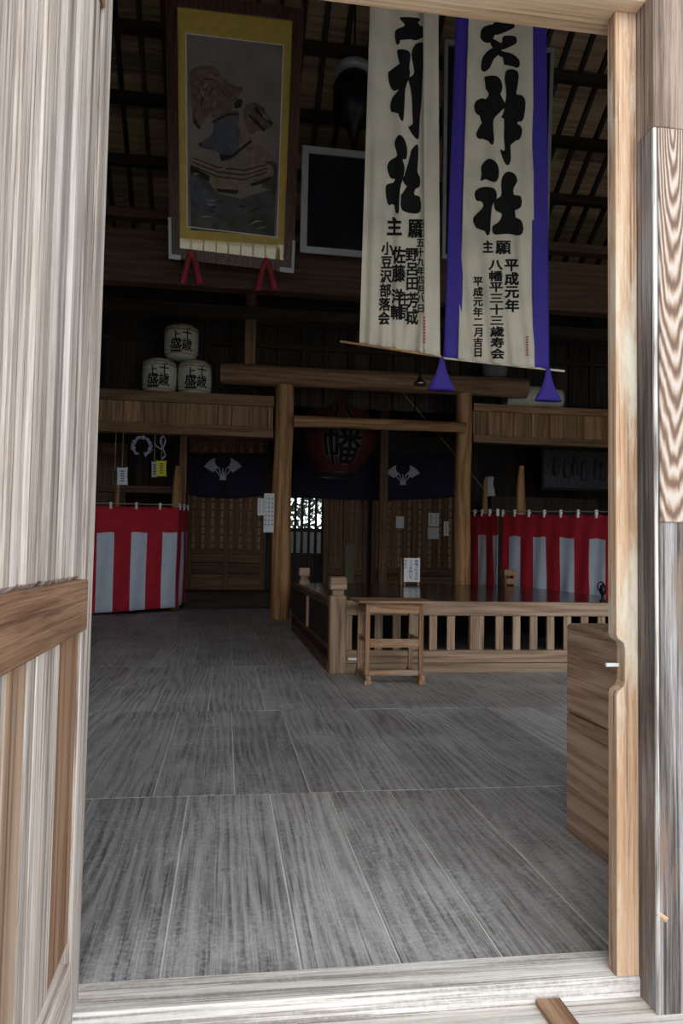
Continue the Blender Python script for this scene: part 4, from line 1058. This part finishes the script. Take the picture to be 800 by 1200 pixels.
for pl in ([(225,165),(270,145),(305,150),(300,200),(275,245),(245,250),(222,235),(213,212)],
           [(290,135),(350,128),(405,138),(412,160),(370,183),(310,205),(285,190)],
           [(270,225),(300,232),(338,252),(345,215),(375,207),(420,215),(425,250),(395,270),(340,292),(300,290),(275,262)],
           [(330,275),(335,300),(315,325),(290,350),(270,395),(240,420),(218,405),(222,350),(245,310),(290,278)],
           [(310,285),(345,300),(400,315),(440,350),(443,385),(425,397),(395,387),(352,378),(388,366),(355,342),(318,322)],
           [(240,450),(300,443),(330,465),(343,510),(330,550),(305,555),(312,590),(320,610),(358,605),(360,625),(325,660),(292,700),(290,760),(294,820),(285,848),(265,835),(250,800),(215,815),(195,805),(190,780),(215,730),(240,700),(245,670),(215,678),(185,660),(177,620),(190,590),(225,575),(245,580),(262,550),(245,520),(240,480)],
           [(370,410),(420,410),(438,440),(432,500),(425,550),(460,560),(478,600),(470,680),(455,710),(425,712),(400,703),(400,730),(440,730),(458,760),(450,805),(430,822),(410,810),(398,760),(390,850),(392,930),(380,965),(360,960),(335,900),(332,875),(355,880),(352,800),(352,700),(335,690),(350,660),(355,620),(365,560),(362,510),(355,460)],
           [(220,970),(260,930),(300,945),(320,980),(322,1030),(305,1065),(275,1062),(245,1050),(215,1060),(220,1020)]):
    ink.poly(smooth(S(pl, .2, 520, 0)))
ink.poly(smooth([(556,226),(562,220),(572,219),(580,222),(582,231),(577,240),(575,255),(574,272),(571,276),(568,271),(566,262),(560,268),(556,264),(554,256),(560,249),(566,242),(564,236),(558,235)], 3))
ink.poly(smooth([(587,229),(587,215),(589,206),(595,201),(603,204),(606,212),(602,220),(602,228),(610,230),(611,240),(607,245),(595,249),(595,255),(604,255),(611,259),(613,270),(608,276),(595,274),(581,275),(577,272),(577,265),(584,260),(588,251),(580,246),(579,235)], 3))
ink.char('主', 571.5, 289, 12, 14, .04); ink.char('願', 589.5, 290, 17, 16, .028)
ink.text('八幡平三十三歳寿会', 580.5, 304, 583, 421, 15.5, .034); ink.text('平成元年', 599, 303, 600, 366, 16, .038)
ink.text('平成元年二月吉日', 560, 324, 560, 419, 11, .036)
ink.build('lettering', M['ink'], b2, lambda x, y: P(x, y, YBN+rip2(x, y)-.006))
ink = Ink()
for k in range(8): ink.poly([(616,394+k*3),(619,394+k*3),(618.8,396+k*3),(616.3,395.8+k*3)])
ink.build('red_stamp', M['red_ink'], b2, lambda x, y: P(x, y, YBN+rip2(x, y)-.007), dx=0, dy=0)
a = P(518, 419.5, YBN+.02); b = P(661, 435, YBN+.02); MB().tube([a, b], .011, 10).build('hem_rod', M['cloth'], b2)
a2 = P(530, -58, YBN); b2_ = P(646, -48, YBN); MB().tube([a2, b2_], .014, 10).build('top_rod', M['pillar'], b2)
for p in (a2.lerp(b2_, .1), a2.lerp(b2_, .9)): MB().tube([p, (p.x, p.y, tb_z+.05)], .005, 6).build('hanging_cord', M['rope'], b2)
for (cx, cy) in ((517.5, 419), (642, 432)):
    c = P(cx, cy, YBN); k = YBN/900
    m = MB(); m.lathe([(0,-38*k),(10*k,-39*k),(18*k,-41*k),(16*k,-36*k),(11*k,-28*k),(7*k,-18*k),(4.5*k,-10*k),(3.4*k,-4*k),(2.8*k,0),(0,.5*k)], c, 24, rot=Matrix.Diagonal((1,.35,1)))
    m.build('tassel', M['purple'], b2)
tag(MB().b2((-3, YBN-.1, tb_z), (6, YBN+.12, tb_z+.3), bev=.015).build('tie_beam', M['beam']), 'high tie beam from which the two banners hang', 'beam')

# ================================================================== NOTICES, CARDS, ORNAMENTS
def paper(px0, py0, px1, py1, Y, label, mat=None, ink_cols=2, tilt=0, inkm=None):
    a = P(px0, py0, Y); b = P(px1, py1, Y)
    t = thing('paper_notice', label, 'notice', ((a.x+b.x)/2, Y, b.z))
    MB().b2((a.x, Y, b.z), (b.x, Y+.008, a.z), bev=.001).build('sheet', mat or M['paper'], t)
    if ink_cols:
        m = MB(); W_ = b.x-a.x; H_ = a.z-b.z
        for c_ in range(ink_cols):
            xx_ = a.x+W_*(c_+.5)/ink_cols; z = a.z-H_*.12
            while z > b.z+H_*.12:
                h_ = H_*.06; ww = W_/ink_cols*.22
                m.b2((xx_-ww, Y-.002, z-h_*.3), (xx_+ww, Y, z), bev=0); m.b2((xx_-ww*.3, Y-.002, z-h_), (xx_+ww*.2, Y, z), bev=0); z -= H_*.11
        m.build('brush_marks', inkm or M['ink'], t)
    return t
paper(302, 584, 311, 604, 13.81, 'small white notice left of the longer one on the left pillar')
paper(309.5, 578, 320.5, 624, 13.82, 'long white notice fixed at the left edge of the round pillar', ink_cols=3)
paper(464, 605, 473, 619, 17.83, 'small blank white card on the rear lattice door', ink_cols=0)
paper(502, 601, 514, 617, 17.83, 'white notice with dark marks above a grey one on the rear door', ink_cols=2)
paper(501, 618, 514, 632, 17.83, 'grey notice just under the marked white notice', mat=M['silver'], ink_cols=0)
paper(520, 611, 525.5, 628, 17.83, 'narrow white slip at the right end of the rear lattice doors', ink_cols=1)
def card(px0, py0, px1, py1, Y, mat, label, inkm):
    t = thing('hanging_card', label, 'card', P((px0+px1)/2, py1, Y))
    w_ = px1-px0
    ot = [(px0,py0),(px0+w_*.12,py0+1),(px1-w_*.12,py0+1),(px1,py0),(px1-w_*.05,(py0+py1)/2),(px1,py1),(px1-w_*.12,py1-1),(px0+w_*.12,py1-1),(px0,py1),(px0+w_*.05,(py0+py1)/2)]
    MB().prism(ot, lambda x, y, tt: P(x, y, Y)+Vector((0, tt, 0)), 0, .02).build('board', mat, t, fixn=True)
    ink = Ink(); n_ = 5
    for k in range(n_):
        yy = py0+(py1-py0)*(.2+.65*k/n_); ink.poly([(px0+w_*.3, yy), (px1-w_*.3, yy), (px1-w_*.33, yy+1.4), (px0+w_*.35, yy+1.2)])
    ink.build('brush_marks', inkm, t, lambda x, y: P(x, y, Y-.004), dx=0, dy=0)
    p = P((px0+px1)/2, py0+1, Y+.01); MB().tube([p, (p.x, p.y, fz0-.001)], .006, 6).build('string', M['rope'], t)
    return t
YK = 14.0
card(137, 547, 149.5, 569, YK, M['paper'], 'white hanging card with pale blue marks above the left striped curtain', M['blue_ink'])
card(131.5, 548, 137.5, 569, YK+.1, M['olive'], 'olive hanging card just left of the white card', M['ink'])
card(183, 539, 195, 559, YK, M['yellow'], 'yellow hanging card above the left striped curtain', M['olive'])
card(177.5, 540, 184, 560, YK+.1, M['crest'], 'pale patterned hanging card left of the yellow card', M['ink'])
# paper wreath and streamer over the cards
t = thing('paper_wreath', 'lilac paper wreath hanging under the left frieze', 'wreath', P(166, 536, YK+.2))
m = MB()
c = P(166, 523, YK+.2)
for i in range(26):
    a = i*2*math.pi/26*.86-1.1; r_ = .155; p = c+Vector((r_*math.cos(a), random.uniform(-.03, .03), r_*1.05*math.sin(a)))
    m.lathe([(0,-.035),(.03,-.02),(.038,0),(.03,.02),(0,.035)], p, 7, rot=Matrix.Rotation(random.uniform(0, 3), 3, 'Y') @ Matrix.Diagonal((1.3, .8, .7)))
m.build('paper_petals', M['lilac'], t)
p = c+Vector((0, 0, .15)); MB().tube([p, (p.x, p.y, fz0-.001)], .006, 6).build('string', M['rope'], t)
t = thing('paper_streamer', 'lilac folded paper streamer hanging right of the wreath', 'streamer', P(190, 538, YK+.2))
m = MB()
path_ = [(181,519),(183,523),(188,526),(192,523),(194,516),(192,512),(188,513),(188,519),(191,526),(194,534),(190,538)]
for i in range(len(path_)-1):
    a = P(*path_[i], YK+.2+.03*(i % 2)); b = P(*path_[i+1], YK+.2+.03*((i+1) % 2)); m.bar(a, b, .02, .075, up=(0,1,0), bev=.004)
m.build('paper_folds', M['lilac'], t)
p = P(190, 513, YK+.2); MB().tube([p, (p.x, p.y, fz0-.001)], .006, 6).build('string', M['rope'], t)
# dark boards behind the cards on the left
m = MB(); xx = P(100, 540, 17.0).x; m.b2((xx, 17.0, 0), (P(148, 540, 17.0).x, 17.06, 3.5)); m.b2((P(118, 540, 16.9).x, 16.9, Z(533, 16.9, 130)), (P(137, 540, 16.9).x, 17.0, Z(520, 16.9, 130)))
m.b2((P(100, 540, 16.9).x, 16.86, Z(577, 16.9, 150)), (P(205, 540, 16.9).x, 16.95, Z(569, 16.9, 150)))
tag(m.build('board_partition', M['lattice']), 'dark plank partition behind the left striped curtain', 'partition')
# slack cord slanting past the right pillar
a = P(512, 508, 14.35); b = P(545, 546, 14.5); c = P(568, 575, 14.85)
tag(MB().tube([P(470, 458, 14.2), a, b, c], .005, 6).build('slack_cord', M['rope']), 'thin pale cord slanting down past the far stage pillar', 'cord')
# chip of paper on the stage base
tag(MB().b2((X(408, 7.65, 773), 7.66, Z(774, 7.66, 412)), (X(424, 7.65, 773), 7.685, Z(771, 7.66, 412)), bev=.002).build('paper_twist', M['paper']), 'twist of white paper tied at the foot of the stage corner', 'paper')
